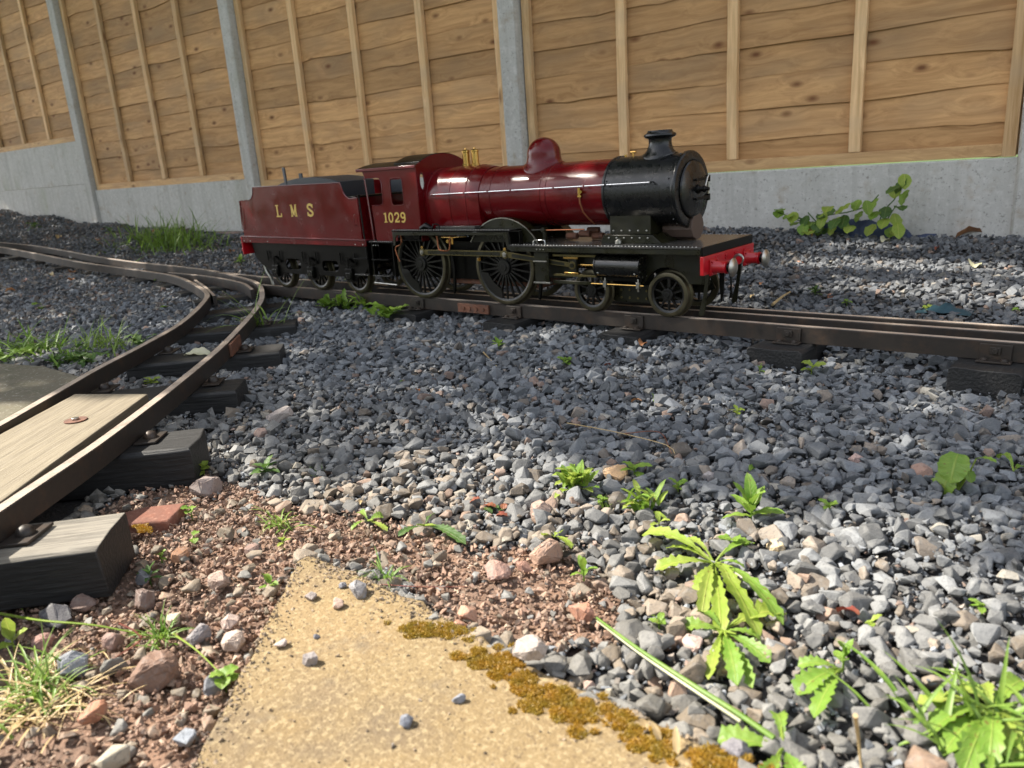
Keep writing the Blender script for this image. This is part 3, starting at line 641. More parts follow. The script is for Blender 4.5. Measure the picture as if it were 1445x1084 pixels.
def rots(n, tilt, g):
    az = g.uniform(0, 2 * PI, n); ax = g.uniform(0, 2 * PI, n); t = np.abs(g.normal(0, tilt, n))
    c, s = np.cos(az), np.sin(az); R1 = np.zeros((n, 3, 3)); R1[:, 0, 0] = c; R1[:, 0, 1] = -s; R1[:, 1, 0] = s; R1[:, 1, 1] = c; R1[:, 2, 2] = 1
    k = np.stack([np.cos(ax), np.sin(ax), 0 * ax], 1); K = np.zeros((n, 3, 3)); K[:, 0, 2] = k[:, 1]; K[:, 1, 2] = -k[:, 0]; K[:, 2, 0] = -k[:, 1]; K[:, 2, 1] = k[:, 0]
    R2 = np.eye(3)[None] + np.sin(t)[:, None, None] * K + (1 - np.cos(t))[:, None, None] * (K @ K)
    return R2 @ R1
def stone_mesh(name, variants, pos, size, tint, tilt=.45, g=NR):
    n = len(pos); vid = g.integers(0, len(variants), n); R = rots(n, tilt, g); VV, FF, TT = [], [], []; off = 0
    for k, (V, F) in enumerate(variants):
        idx = np.nonzero(vid == k)[0]
        if not len(idx): continue
        P = np.einsum('nij,vj->nvi', R[idx], V) * size[idx][:, None, None] + pos[idx][:, None, :]
        VV.append(P.reshape(-1, 3)); FF.append((F[None] + (np.arange(len(idx)) * len(V))[:, None, None] + off).reshape(-1, 3)); TT.append(np.repeat(tint[idx], len(V), 0)); off += len(idx) * len(V)
    V = np.concatenate(VV).astype(np.float32); F = np.concatenate(FF).astype(np.int32); T = np.concatenate(TT)
    me = bpy.data.meshes.new(name); me.vertices.add(len(V)); me.vertices.foreach_set('co', V.ravel())
    me.loops.add(F.size); me.loops.foreach_set('vertex_index', F.ravel()); me.polygons.add(len(F))
    me.polygons.foreach_set('loop_start', np.arange(0, F.size, 3, dtype=np.int32))
    me.update(calc_edges=True)
    at = me.attributes.new('tint', 'FLOAT_COLOR', 'POINT'); at.data.foreach_set('color', np.concatenate([T, np.ones((len(T), 1))], 1).astype(np.float32).ravel())
    me.polygons.foreach_set('use_smooth', np.zeros(len(F), bool)); me.materials.append(MT['stone']); me.validate()
    return me

def tints(n, brown, g=NR):
    v = g.uniform(.080, .21, n) ; base = np.stack([v * .94, v * 1.0, v * 1.075], 1)
    u = g.random(n)
    warm = u < (.06 + .5 * brown); base[warm] = np.stack([v * 1.22, v * 1.04, v * .88], 1)[warm]
    pk_ = (u > .987 - .10 * brown); base[pk_] = np.array([.25, .175, .14]) * g.uniform(.7, 1.15, (pk_.sum(), 1))
    pl_ = (u > .45) & (u < .465); base[pl_] = np.array([.32, .30, .26]) * g.uniform(.8, 1.1, (pl_.sum(), 1))
    return base

SOIL = [(-40, 800), (100, 745), (215, 672), (262, 655), (420, 712), (560, 728), (650, 762), (800, 775), (880, 850), (870, 905), (760, 905), (640, 880), (560, 800), (425, 782), (272, 1100), (-40, 1100)]
SOILW = [tuple(pt(x, y, -.092)[:2]) for x, y in SOIL]
_fx, _fy = GX.ravel(), GY.ravel(); _s = inpoly(_fx + .02 * np.sin(_fy * 60), _fy + .02 * np.sin(_fx * 50), SOILW) | (_fx < -4.6) & (_fy > 2.1) & (np.sin(_fx * 9) * np.sin(_fy * 14) > .2)
_t = np.where(_s[:, None], np.array([[.21, .125, .082, 1]]), np.array([[.042, .040, .040, 1]]))
_a = ground.data.attributes.new('tint', 'FLOAT_COLOR', 'POINT'); _a.data.foreach_set('color', _t.astype(np.float32).ravel())
pitch = .0138
gx, gy = np.meshgrid(np.arange(-9.4, 1.35, pitch), np.arange(.12, 2.92, pitch), indexing='ij')
X = gx.ravel() + NR.uniform(-.5, .5, gx.size) * pitch * .95; Y = gy.ravel() + NR.uniform(-.5, .5, gx.size) * pitch * .95
az = np.degrees(np.arctan2(-X, Y)); D = np.hypot(X, Y)
keep = (az > -42) & (az < 83) & (X * .0 + Y < 2.66 + .059 * (X + 4.16) - .0) & (D > .3)
far_thin = (D > 3.4) & (NR.random(X.size) < .35); keep &= ~far_thin
X, Y, D = X[keep], Y[keep], D[keep]
insoil = inpoly(X, Y, SOILW)
drop = insoil & (NR.random(X.size) > .40)
onslab = inpoly(X, Y, [(a, b + (-.012 if b > .4 else 0)) for a, b in sp]); edge = onslab & (Y > .455) & (X > -.55) & (NR.random(X.size) < .5)
drop |= onslab & ~edge; drop |= inpoly(X, Y, SLAB2) | inpoly(X, Y, PLANK)
# bare earth near the foot of the fence at the far left and by the near curved rail
drop |= (X < -1.9) & (X > -4.5) & (Y > 2.45) & (NR.random(X.size) < .35)
nearrail = np.zeros(X.size, bool)
for (cx, cy, a, hl, hw) in SLEEP:
    dx, dy = X - cx, Y - cy; u = dx * math.cos(a) + dy * math.sin(a); w = -dx * math.sin(a) + dy * math.cos(a)
    drop |= (np.abs(u) < hl + .004) & (np.abs(w) < hw + .004)
RP = np.array([p[:2] for p in R_s[::1]] + [p[:2] for p in L_s] + [(x, 1.513) for x in np.arange(-2.4, .8, .05)] + [(x, 1.593) for x in np.arange(-1.9, .8, .05)] + [(x, 1.642) for x in np.arange(-2.6, .8, .05)])
dm = np.full(X.size, 9.)
for a in range(0, X.size, 20000):
    dm[a:a + 20000] = np.sqrt(((X[a:a + 20000, None] - RP[None, :, 0]) ** 2 + (Y[a:a + 20000, None] - RP[None, :, 1]) ** 2).min(1))
X, Y, D, dm, insoil = X[~drop], Y[~drop], D[~drop], dm[~drop], insoil[~drop]
n = len(X)
size = np.clip(NR.lognormal(math.log(.0110), .34, n), .0048, .0215); size[insoil] *= NR.uniform(.4, .95, insoil.sum())
size[Y > 1.7] *= .92
Z = gz(X, Y) + NR.uniform(-.007, .006, n) - np.clip(.02 - dm, 0, .02) * .9 + .0012 * np.sin(X * 23) * np.sin(Y * 31)
Z = np.where(dm < .03, np.minimum(Z, -.046 + 0 * Z + np.clip(gz(X, Y) + .046, 0, 1)), Z)
Z[insoil] -= .004
brown = np.clip(1 - np.abs(Y - .62) / .22, 0, 1) * (X > -.9) * .8 * (X < -.2); brown[insoil] = 1.0; brown = np.where(X < -2.6, np.maximum(brown, .22), brown)
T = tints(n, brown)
sun_warm = np.clip((1.0 - Y) / .6, 0, 1)[:, None]; T = T * (1 - .12 * sun_warm * np.array([.6, 1, 1.7])) + sun_warm * np.array([.040, .030, .015])  # sunlit warmth and lightness put into the tint of the nearer stones
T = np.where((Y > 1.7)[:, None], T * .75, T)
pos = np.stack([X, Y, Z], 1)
score = size / D; order = np.argsort(-score); hero = order[:300]; isH = np.zeros(n, bool); isH[hero] = True
near_ = (D < 1.25) & ~isH; mid_ = (D >= 1.25) & (D < 2.6) & ~isH; far_ = (D >= 2.6) & ~isH
gravel = None
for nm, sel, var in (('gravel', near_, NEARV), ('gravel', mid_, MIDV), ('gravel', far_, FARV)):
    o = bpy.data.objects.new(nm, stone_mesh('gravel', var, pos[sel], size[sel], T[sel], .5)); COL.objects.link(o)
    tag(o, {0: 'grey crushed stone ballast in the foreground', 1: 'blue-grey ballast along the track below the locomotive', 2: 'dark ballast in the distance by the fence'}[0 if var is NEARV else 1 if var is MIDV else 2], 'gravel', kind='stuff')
fx_, fy_ = NR.uniform(-2.2, .6, 60000), NR.uniform(.2, 1.5, 60000); k = (np.degrees(np.arctan2(-fx_, fy_)) > 2) & (np.degrees(np.arctan2(-fx_, fy_)) < 82) & ~inpoly(fx_, fy_, sp) & ~inpoly(fx_, fy_, SLAB2) & ~inpoly(fx_, fy_, PLANK)
for (cx, cy, a, hl, hw) in SLEEP: u = (fx_ - cx) * math.cos(a) + (fy_ - cy) * math.sin(a); w = -(fx_ - cx) * math.sin(a) + (fy_ - cy) * math.cos(a); k &= ~((np.abs(u) < hl) & (np.abs(w) < hw))
fx_, fy_ = fx_[k], fy_[k]; fs = np.clip(NR.lognormal(math.log(.0034), .4, len(fx_)), .0012, .007)
o = bpy.data.objects.new('stone_chippings', stone_mesh('stone_chippings', FARV, np.stack([fx_, fy_, gz(fx_, fy_) - .004 + NR.uniform(-.002, .006, len(fx_))], 1), fs, np.where(inpoly(fx_, fy_, SOILW)[:, None], np.array([[.24, .15, .105]]), tints(len(fx_), np.clip(1.2 - fy_, 0, 1) * .7)) * NR.uniform(.7, 1.5, (len(fx_), 1)), .8)); COL.objects.link(o)
tag(o, 'small chippings and fines lodged between the grey stones', 'gravel', kind='stuff')
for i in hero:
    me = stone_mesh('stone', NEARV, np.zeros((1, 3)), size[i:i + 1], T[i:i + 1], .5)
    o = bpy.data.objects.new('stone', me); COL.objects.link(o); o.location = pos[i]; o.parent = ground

# soil crumbs and grit
cx_, cy_ = NR.uniform(-1.6, .1, 42000), NR.uniform(.05, 1.0, 42000)
k = inpoly(cx_, cy_, SOILW) & ~inpoly(cx_, cy_, sp); cx_, cy_ = cx_[k], cy_[k]
cs = np.clip(NR.lognormal(math.log(.0028), .55, len(cx_)), .001, .009); cv = NR.uniform(.5, 1.25, (len(cx_), 1))
ct = np.where(NR.random((len(cx_), 1)) < .55, np.array([[.24, .15, .10]]), np.array([[.40, .29, .21]])) * cv
o = bpy.data.objects.new('soil_crumbs', stone_mesh('soil_crumbs', FARV, np.stack([cx_, cy_, gz(cx_, cy_) - .009 + NR.uniform(0, .003, len(cx_))], 1), cs, ct, 1)); COL.objects.link(o)
tag(o, 'brown soil crumbs and grit beside the curved track and the slab', 'soil', kind='stuff')
gx2, gy2 = NR.uniform(-.78, .0, 40000), NR.uniform(.05, .48, 40000); _ed = np.minimum(.462 - gy2, (gx2 + .752) * .76 + (gy2 - .468) * .65); k = inpoly(gx2, gy2, sp) & (NR.random(len(gx2)) < np.clip(np.exp(-_ed / .012), .012, 1))
gx2, gy2 = gx2[k], gy2[k]; gs = np.clip(NR.lognormal(math.log(.0013), .5, len(gx2)), .0005, .0045)
o = bpy.data.objects.new('grit', stone_mesh('grit', FARV, np.stack([gx2, gy2, np.full(len(gx2), SLABZ + .0006)], 1), gs, np.array([[.2, .15, .1]]) * NR.uniform(.5, 1.6, (len(gx2), 1)), 1)); COL.objects.link(o)
tag(o, 'fine grit scattered on the sandy slab', 'grit', kind='stuff')

# distinct rocks: px, py, radius in m, colour, z or None, label
ROCKS = [(438, 930, .0092, (.26, .23, .22), SLABZ, 'small grey pebble casting a shadow mid-left on the slab'), (396, 908, .0078, (.48, .40, .36), SLABZ, 'pale pink pebble near the left edge of the slab'),
 (573, 1018, .0075, (.17, .18, .21), SLABZ, 'dark blue-grey pebble at bottom centre of the slab'), (647, 986, .0068, (.22, .23, .26), SLABZ, 'lone grey pebble on the slab just below the moss'),
 (438, 842, .0082, (.27, .23, .21), SLABZ, 'speckled pebble near the top corner of the slab'), (476, 852, .0092, (.46, .33, .26), SLABZ, 'flat pinkish chip beside the speckled pebble'),
 (505, 832, .0135, (.25, .24, .24), SLABZ, 'long grey stone lying on the top of the slab'), (484, 826, .006, (.18, .18, .2), SLABZ, 'thin dark chip left of the long grey stone'),
 (746, 915, .0175, (.38, .32, .28), SLABZ + .012, 'pale cream rock resting on the orange moss'), (447, 898, .004, (.18, .18, .2), SLABZ, 'tiny dark chip on the slab by the pink pebble'),
 (770, 779, .025, (.33, .21, .15), None, 'large brown rock under the green leaf'), (702, 806, .019, (.31, .19, .15), None, 'round brown rock left of the largest brown rock'),
 (740, 800, .011, (.27, .15, .11), None, 'small red-brown stone between the two brown rocks'), (220, 950, .027, (.19, .115, .08), None, 'big dark brown rock at the lower left'),
 (395, 588, .030, (.36, .31, .28), None, 'pale flat rock among the grey gravel by the sleeper'), (368, 611, .014, (.34, .24, .20), None, 'round pink stone below the pale flat rock'),
 (292, 688, .026, (.24, .19, .17), None, 'grey-brown rock beside the sleeper end'), (870, 668, .022, (.46, .30, .17), None, 'orange-faced rock above the leafy weeds'),
 (763, 722, .020, (.34, .24, .19), None, 'tilted pinkish rock left of the leafy weeds'), (820, 862, .018, (.34, .17, .11), None, 'flat red-brown shard in the middle foreground'),
 (660, 868, .013, (.42, .24, .16), None, 'orange-pink chip by the slab edge'), (648, 885, .012, (.40, .22, .15), None, 'orange stone on the slab edge'),
 (1300, 668, .018, (.30, .19, .15), None, 'brown flat rock near the right edge beside the big leaf'), (1207, 648, .013, (.40, .28, .25), None, 'pink stone left of the brown flat rock'),
 (1360, 582, .013, (.32, .25, .22), None, 'brownish stone below the rightmost sleeper'), (1000, 672, .012, (.38, .34, .33), None, 'pale lilac pebble between two seedlings'),
 (1095, 770, .012, (.46, .36, .22), None, 'sandy yellow pebble right of the seedling'), (1029, 793, .006, (.44, .24, .14), None, 'tiny smooth orange pebble beside the dandelion'),
 (977, 905, .014, (.45, .33, .28), None, 'pink stone beneath the lowest dandelion leaf'), (925, 912, .012, (.42, .28, .20), None, 'tan pink stone right of the cream rock'),
 (255, 783, .016, (.30, .16, .09), None, 'rounded tan rock between sleeper and slab'), (205, 845, .018, (.17, .12, .10), None, 'dark rock in the shade of the nearest sleeper'),
 (205, 815, .014, (.16, .16, .17), None, 'dark grey stone touching the nearest sleeper end'), (118, 852, .017, (.15, .10, .08), None, 'brown rock just under the nearest sleeper'),
 (103, 940, .020, (.22, .23, .25), None, 'blue-grey rock at the lower left'), (130, 1006, .015, (.36, .17, .10), None, 'orange-brown rock at the bottom left'),
 (260, 1042, .012, (.26, .28, .31), None, 'smooth blue-grey pebble near the slab foot'), (160, 905, .016, (.24, .15, .12), None, 'reddish stone below the grass stems'),
 (302, 965, .013, (.17, .17, .18), None, 'dark stone beside the slab edge at the lower left'), (325, 880, .016, (.40, .30, .25), None, 'pale pink slate left of the slab'), (330, 905, .017, (.42, .33, .27), None, 'second pale slate, nearer along the slab edge'),
 (80, 870, .021, (.10, .095, .10), None, 'flat dark slate under the grass stem'), (280, 895, .016, (.22, .2, .2), None, 'grey slate by the grass clump'), (60, 905, .014, (.30, .17, .14), None, 'red-brown stone at the left edge'),
 (245, 872, .012, (.45, .36, .28), None, 'pale stone just behind the grass clump'), (310, 820, .018, (.34, .25, .20), None, 'flat tan shard above the slab corner'), (355, 775, .012, (.30, .2, .16), None, 'tan stone left of the slab corner'),
 (1172, 418, .011, (.42, .20, .13), None, 'orange stone behind the buffers'), (1337, 398, .014, (.40, .33, .27), None, 'peach pebble in the far gravel at right'), (1130, 370, .012, (.45, .22, .13), None, 'orange pebble in a patch of sun behind the buffers'),
 (1040, 1065, .016, (.17, .16, .17), None, 'dark pebble on the mossy slab edge'), (1010, 925, .014, (.26, .24, .22), None, 'grey stone in shade of the stalk'), (242, 508, .02, (.40, .34, .28), None, 'pale stone between the curved rails'), (237, 466, .014, (.36, .30, .28), None, 'pale stone touching the inner curved rail')]
for i, (px, py, r_, c, z, lab) in enumerate(ROCKS):
    p = pt(px, py, z + r_ * .45) if z is not None else gp(px, py, r_ * .25)
    z_ = p[2]; g = np.random.default_rng(900 + i)
    me = stone_mesh('rock', [HEROV[i % len(HEROV)]], np.zeros((1, 3)), np.array([r_]), np.array([c]), .25, g)
    o = bpy.data.objects.new('pebble' if r_ < .012 else 'rock', me); COL.objects.link(o); o.location = p; tag(o, lab, 'rock' if r_ >= .012 else 'pebble', 'odd-coloured rocks and pebbles')

# brick fragment
bq = gp(212, 735, 0)
m = MB(); V = [(-.045, -.02, 0), (.028, -.03, 0), (.045, .02, 0), (-.01, .036, 0), (-.05, .015, 0)]
a = .95; V2 = [(bq[0] + x * math.cos(a) - y * math.sin(a), bq[1] + x * math.sin(a) + y * math.cos(a)) for x, y, _ in V]
m.add([(x, y, bq[2] - .02) for x, y in V2] + [(x + .002, y, bq[2] + .012 - .004 * (i % 2)) for i, (x, y) in enumerate(V2)], [(4, 3, 2, 1, 0), (5, 6, 7, 8, 9)] + [(i, (i + 1) % 5, (i + 1) % 5 + 5, i + 5) for i in range(5)])
tag(m.build('brick', 'brick', bevel=.003), 'broken orange brick between the two nearest sleepers', 'brick')

# moss patches: many short shoots
def moss(cpx, spread, n, lab, zz=SLABZ, lump=40):
    V, F = [], []; cl = []
    for i in range(lump):
        q = cpx[rnd.randrange(len(cpx))]; cl.append((pt(q[0] + rnd.gauss(0, spread[0]), q[1] + rnd.gauss(0, spread[1]), zz), rnd.uniform(.002, .009), rnd.uniform(.4, 1)))
    wts = [c[1] ** 2 for c in cl]
    for c, r_, hh in rnd.choices(cl, wts, k=n):
        a = rnd.uniform(0, 6.28); q = r_ * math.sqrt(rnd.random()); x, y = c[0] + q * math.cos(a), c[1] + q * math.sin(a) * .8; zb = zz + .0018 * hh * max(0, 1 - (q / r_) ** 2); h = rnd.uniform(.0006, .0022)
        a = rnd.uniform(0, 6.28); w = rnd.uniform(.0005, .0011); k = len(V); lx, ly = rnd.gauss(0, .0014), rnd.gauss(0, .0014)
        V += [(x - w * math.cos(a), y - w * math.sin(a), zb), (x + w * math.cos(a), y + w * math.sin(a), zb), (x + lx + w * .7 * math.sin(a), y + ly + w * .5, zb + h), (x + w * math.sin(a), y - w * math.cos(a), zb + h * .4)]
        F += [(k, k + 1, k + 2), (k, k + 2, k + 3)]
    me = bpy.data.meshes.new('moss'); me.from_pydata(V, [], F); o = link('moss', me, 'mossleaf', None, False); tag(o, lab, 'moss', kind='stuff'); return o
moss([(685, 935), (715, 945), (740, 962), (775, 980), (815, 998), (845, 1012), (865, 1018), (700, 928), (795, 992), (760, 975)], (21, 11), 17000, 'orange-green moss cushion on the slab edge', lump=110)
moss([(620, 890), (600, 885), (645, 895)], (20, 5), 3500, 'thin moss along the upper slab edge')
moss([(960, 1060), (1000, 1078), (920, 1050), (1060, 1084)], (26, 11), 5000, 'rusty moss at the bottom of the slab', lump=34)
moss([(205, 745), (198, 748)], (6, 4), 900, 'bright green moss on the broken brick', float(bq[2] + .008), 10)

# ------------------------------------------------------------------ plants
def leaf(mb, base, az, pitch_, L, Wd, droop=1.0, jag=0, n=10, fold=.25, lobes=0, twist=0, shape='ovate'):
    """a leaf from base growing towards az (radians) with a starting pitch, bending down by droop"""
    p = np.array(base, float); th = pitch_; v = []; f = []
    side = np.array([-math.sin(az), math.cos(az), 0]); ds = L / n
    for i in range(n + 1):
        t = i / n
        w = {'ovate': math.sin(PI * min(1, t * .95 + .05)) ** .75, 'spoon': (t ** 1.3) * math.sin(PI * (.03 + .97 * t)) ** .5 * 1.6 + .08, 'blade': (1 - t ** 2.2), 'round': math.sin(PI * (.06 + .94 * t)) ** .5}[shape] * Wd / 2
        if jag and 0 < i < n: w *= 1 - jag * (i % 2) * (.6 + .4 * rnd.random())
        d = np.array([math.cos(az) * math.cos(th), math.sin(az) * math.cos(th), math.sin(th)]); up = np.cross(d, side); up = up if up[2] > 0 else -up
        s2 = side * math.cos(twist * t) + up * math.sin(twist * t)
        cr = .15 * w * math.sin(i * 2.1 + az)
        for k, q in ((-1, 1), (-.5, .5), (0, 0), (.5, .5), (1, 1)):
            v.append(p + s2 * w * k + up * (fold * w * abs(q) + cr * q * (1 if k > 0 else -1)))
        p = p + d * ds; th -= droop / n
    for i in range(n):
        for k in range(4): a = i * 5 + k; f.append((a, a + 1, a + 6, a + 5))
    mb.add(v, f); return p
def grassblade(mb, base, az, pitch_, L, w, droop): leaf(mb, base, az, pitch_, L, w, droop, n=9, fold=.3, shape='blade')
def leafuv(me, n):
    at = me.attributes.new('leafuv', 'FLOAT_VECTOR', 'POINT'); k = len(me.vertices); r_ = 5 * (n + 1)
    at.data.foreach_set('vector', np.stack([np.tile([-1, -.5, 0, .5, 1], k // 5), (np.arange(k) % r_) // 5 / n, np.ones(k)], 1).astype(np.float32).ravel())
def leafobj(name, m, parent, *a, **k):
    mb = MB(); leaf(mb, *a, **k); me = mb.mesh(name); leafuv(me, k.get('n', 10)); o = link(name, me, m, parent, False)
    for p in me.polygons: p.use_smooth = True
    return o
def soft(mb, name, m, parent=None):
    me = mb.mesh(name); o = link(name, me, m, parent, False)
    for p in me.polygons: p.use_smooth = True
    return o

def seedling(px, py, L, m, lab, n=6, pitch_=.7, wd=.38, group='small weeds sprouting in the gravel', shape='ovate', jag=0):
    b = gp(px, py, .0); root = thing('weed', lab, 'weed', b, group)
    st = MB(); h = L * .55; st.tube([b - np.array([0, 0, .01]), b + np.array([0, 0, h])], [.0012, .0007], 5); st.build('stem', m, root)
    a0 = rnd.uniform(0, 6.28)
    for i in range(n):
        a = a0 + i * 2.4 + rnd.uniform(-.3, .3); k = i / max(1, n - 1)
        leafobj('leaf', m, root, b + np.array([0, 0, h * (.35 + .65 * k)]), a, pitch_ * (.3 + k) , L * rnd.uniform(.7, 1), L * wd, rnd.uniform(.3, 1.1), jag=jag, shape=shape, n=8, twist=rnd.uniform(-.4, .4))
    return root
SEED = [(1060, 738, .042, 'green', 'upright bright seedling with long leaves right of centre', 8, 1.1, .34), (957, 695, .022, 'green', 'small three-leaved seedling right of the orange-faced rock', 5, .8, .4), (895, 672, .028, 'green', 'broad seedling behind the orange-faced rock', 6, .5, .42),
 (824, 818, .022, 'green', 'little upright seedling just right of the large brown rock', 5, 1.0, .35), (1170, 722, .016, 'green', 'tiny seedling near the long stone at right', 6, .7, .5), (1087, 735, .012, 'ygreen', 'tiny ferny seedling touching the upright seedling', 7, .6, .5),
 (704, 482 + 10, .022, 'green', 'bright leafy sprig in front of the driving wheels', 9, .8, .5), (798, 516, .022, 'green', 'low cluster of small leaves below the bogie wheel', 10, .5, .5), (1040, 586, .016, 'ygreen', 'pale sprig below the nearest visible sleeper', 6, .6, .45),
 (1145, 528, .028, 'ygreen', 'round-leaved weed at the foot of the sleeper right of the locomotive', 4, .5, .7), (1072, 526, .016, 'green', 'twin-leaved seedling against the sleeper face', 4, 1.1, .4), (925, 570, .014, 'green', 'seedling near the curled brown leaf', 5, .9, .4), (1150, 418, .026, 'dgreen', 'feathery sprig beyond the rails right of the buffers', 9, .9, .35),
 (1195, 430, .018, 'green', 'flat little weed beyond the rails', 5, .4, .6), (1310, 440, .020, 'ygreen', 'yellow-green weed beside the teal cloth', 8, .4, .5), (930, 885, .014, 'green', 'tiny seedling right of the flat red-brown shard', 5, .7, .5), (1385, 862, .014, 'green', 'small weed in the sunny gravel at right', 5, .4, .5),
 (1190, 940, .02, 'green', 'upright leaf sprig above the broad leaf at lower right', 4, 1.2, .4), (1230, 885, .012, 'ygreen', 'tiny pale leaf pair beside the red leaf', 3, .6, .6), (288, 668, .020, 'ygreen', 'small sunlit weed at the end of the second sleeper', 6, .6, .6), (376, 672, .028, 'dgreen', 'ferny weed right of the second sleeper', 9, .6, .4),
 (382, 832, .018, 'green', 'two-leaved sprout on the slab edge', 4, 1.0, .5), (270, 725, .014, 'green', 'round-leaved sprout on the brown soil', 4, .4, .8), (274, 762, .012, 'green', 'single round leaf on the soil', 2, .2, .9), (212, 820, .018, 'dgreen', 'reddish fern-like sprout beside the nearest sleeper', 9, .9, .3),
 (318, 965, .018, 'green', 'pale round-leaved weed on the slab edge at lower left', 5, .4, .8), (400, 768, .012, 'ygreen', 'tiny sprout just above the slab corner', 4, .7, .5), (850, 710, .012, 'green', 'small round-leaved sprout right of the leafy clump', 5, .5, .7), (1030, 775, .022, 'green', 'round-leaved sprout above the dandelion', 4, .5, .8),
 (930, 745, .016, 'ygreen', 'sprout between the drooping weed and the dandelion', 4, .8, .4), (228, 790, .012, 'green', 'little sprout between sleeper and rounded tan rock', 4, .8, .5), (570, 445, .024, 'dgreen', 'dark leaf by the rail', 4, .5, .5),
 (215, 545, .024, 'ygreen', 'green weed between the curved rails', 7, .5, .6), (250, 520, .030, 'green', 'bright round leaf between the curved rails', 3, .3, .8), (225, 400, .03, 'green', 'green leaf lying in the far ballast left of the turnout', 2, .2, .5), (60, 437, .04, 'green', 'pale green leaf on the ballast at left', 2, .2, .6),
 (95, 375, .04, 'dgreen', 'small weed beyond the far left rails', 5, .5, .6), (50, 325, .06, 'dgreen', 'low weed at the foot of the stacked gravel boards', 7, .6, .5), (155, 330, .05, 'dgreen', 'weed at the foot of the post', 6, .6, .5), (300, 325, .05, 'green', 'bright sprig at the fence foot near the tender', 7, 1.0, .5),
 (340, 372, .035, 'green', 'bright green weed just behind the tender', 8, .8, .5), (993, 320, .055, 'green', 'green leaf against the wall behind the smokebox', 4, 1.1, .6), (172, 312, .05, 'dgreen', 'thin weed against the concrete board', 4, 1.3, .3), (20, 915, .025, 'ygreen', 'upright leaf at the lower left edge', 4, 1.2, .5), (30, 855, .022, 'green', 'round leaves in the shade of the nearest sleeper', 4, .6, .8)]
for s_ in SEED: seedling(s_[0], s_[1], s_[2], s_[3], s_[4], s_[5], s_[6], s_[7])

# dandelion rosettes
def rosette(name, c, leaves, lab, cat='dandelion', m='green', jag=.35, group='dandelions in the gravel'):
    b = gp(*c, .004); root = thing(name, lab, cat, b, group)
    for (tx, ty, w, up) in leaves:
        e = gp(tx, ty, .01); d = e - b; L = np.linalg.norm(d[:2]) * 1.08
        leafobj('leaf', m if not isinstance(m, (list, tuple)) else rnd.choice(m), root, b + np.array([0, 0, .002]), math.atan2(d[1], d[0]), up, L * .97, w * 1.12, up * 1.9 + .1, jag=jag, n=18, fold=.35, shape='spoon', twist=rnd.uniform(-.6, .6))
        if L > .04:
            mb_ = MB(); q = b + np.array([0, 0, .0035]); mb_.tube([q, q + d * .15 + np.array([0, 0, math.sin(up) * L * .13]), q + d * .3 + np.array([0, 0, math.sin(up) * L * .22])], [.0013, .0012, .0006], 5); mb_.build('stem', 'ygreen', root)
    return root
rosette('dandelion', (1008, 800), [(905, 752, .020, .55), (925, 802, .020, .45), (985, 832, .020, .4), (1105, 880, .019, .5), (1018, 890, .016, .3), (1065, 760, .012, .6), (940, 770, .012, .5), (1040, 845, .018, .7), (1070, 895, .020, .35), (960, 760, .010, .9), (1055, 800, .010, .8), (990, 870, .014, .5)], 'large dandelion rosette with jagged leaves right of centre', m=('green', 'ygreen'))
rosette('dandelion', (1020, 895), [(958, 880, .017, .35), (1040, 960, .016, .4), (1105, 858, .024, .4), (1085, 928, .014, .3), (1015, 925, .012, .4), (1060, 960, .012, .2), (985, 860, .012, .8), (1000, 950, .012, .3), (1075, 900, .014, .6)], 'dandelion rosette below the largest one, leaves spread over grey stones', m=('green', 'ygreen'))
rosette('dandelion', (1188, 950), [(1125, 975, .022, .5), (1150, 1005, .017, .4), (1125, 935, .012, .6)], 'broad jagged leaf at the lower right', m='green')
rosette('dandelion', (1105, 1062), [(1015, 1040, .020, .35), (1095, 1000, .013, 1.0), (1130, 1100, .016, .3), (1075, 1110, .014, .3)], 'glossy broad-leaved dandelion at the bottom edge', m='green')
rosette('dandelion', (1400, 1010), [(1290, 990, .017, .6), (1445, 955, .018, .5), (1330, 1060, .016, .5), (1440, 1075, .02, .5), (1380, 960, .014, .9), (1300, 1040, .012, .7), (1360, 1090, .018, .5), (1345, 965, .012, 1.0), (1420, 985, .016, .8), (1310, 1015, .014, .5), (1445, 1030, .018, .9), (1395, 1090, .016, .8)], 'large bright weed cluster filling the lower right corner', m=('green', 'ygreen'))
rosette('dandelion', (520, 738), [(495, 745, .010, .6), (540, 725, .012, .5), (545, 745, .010, .3), (505, 720, .010, .7)], 'small bright rosette above the slab corner', m=('ygreen', 'green'))
rosette('dandelion', (600, 745), [(562, 752, .009, .4), (655, 762, .014, .3), (612, 722, .008, .7), (640, 748, .012, .3)], 'dull green rosette with ragged leaves above the slab', m='dgreen')
rosette('dandelion', (782, 760), [(765, 752, .014, .7), (806, 770, .014, .5), (790, 748, .012, .7)], 'green jagged leaf lying over the large brown rock', m='ygreen')
def bigleaf(px, py, parts, lab):
    b = gp(px, py, .0); root = thing('weed', lab, 'weed', b, 'broad-leaved weeds at the right')
    for (dx, dz, az_, pi_, L, w) in parts:
        q = b + np.array([dx, 0, dz]); leafobj('leaf', 'green', root, q, az_, pi_, L, w, .9, jag=.08, n=12, fold=.2, shape='round')
        mb_ = MB(); mb_.tube([b, (b + q) / 2 + np.array([.002, 0, .002]), q], [.0014, .0012, .001], 5); mb_.build('stem', 'ygreen', root)
bigleaf(1352, 692, [(-.004, .048, -1.6, -.5, .040, .036), (-.008, .024, -2.0, -.7, .036, .032), (.016, .045, -.6, .6, .030, .010), (.006, .03, -.9, -.3, .02, .014)], 'big pale-green crinkled leaf standing at the right')
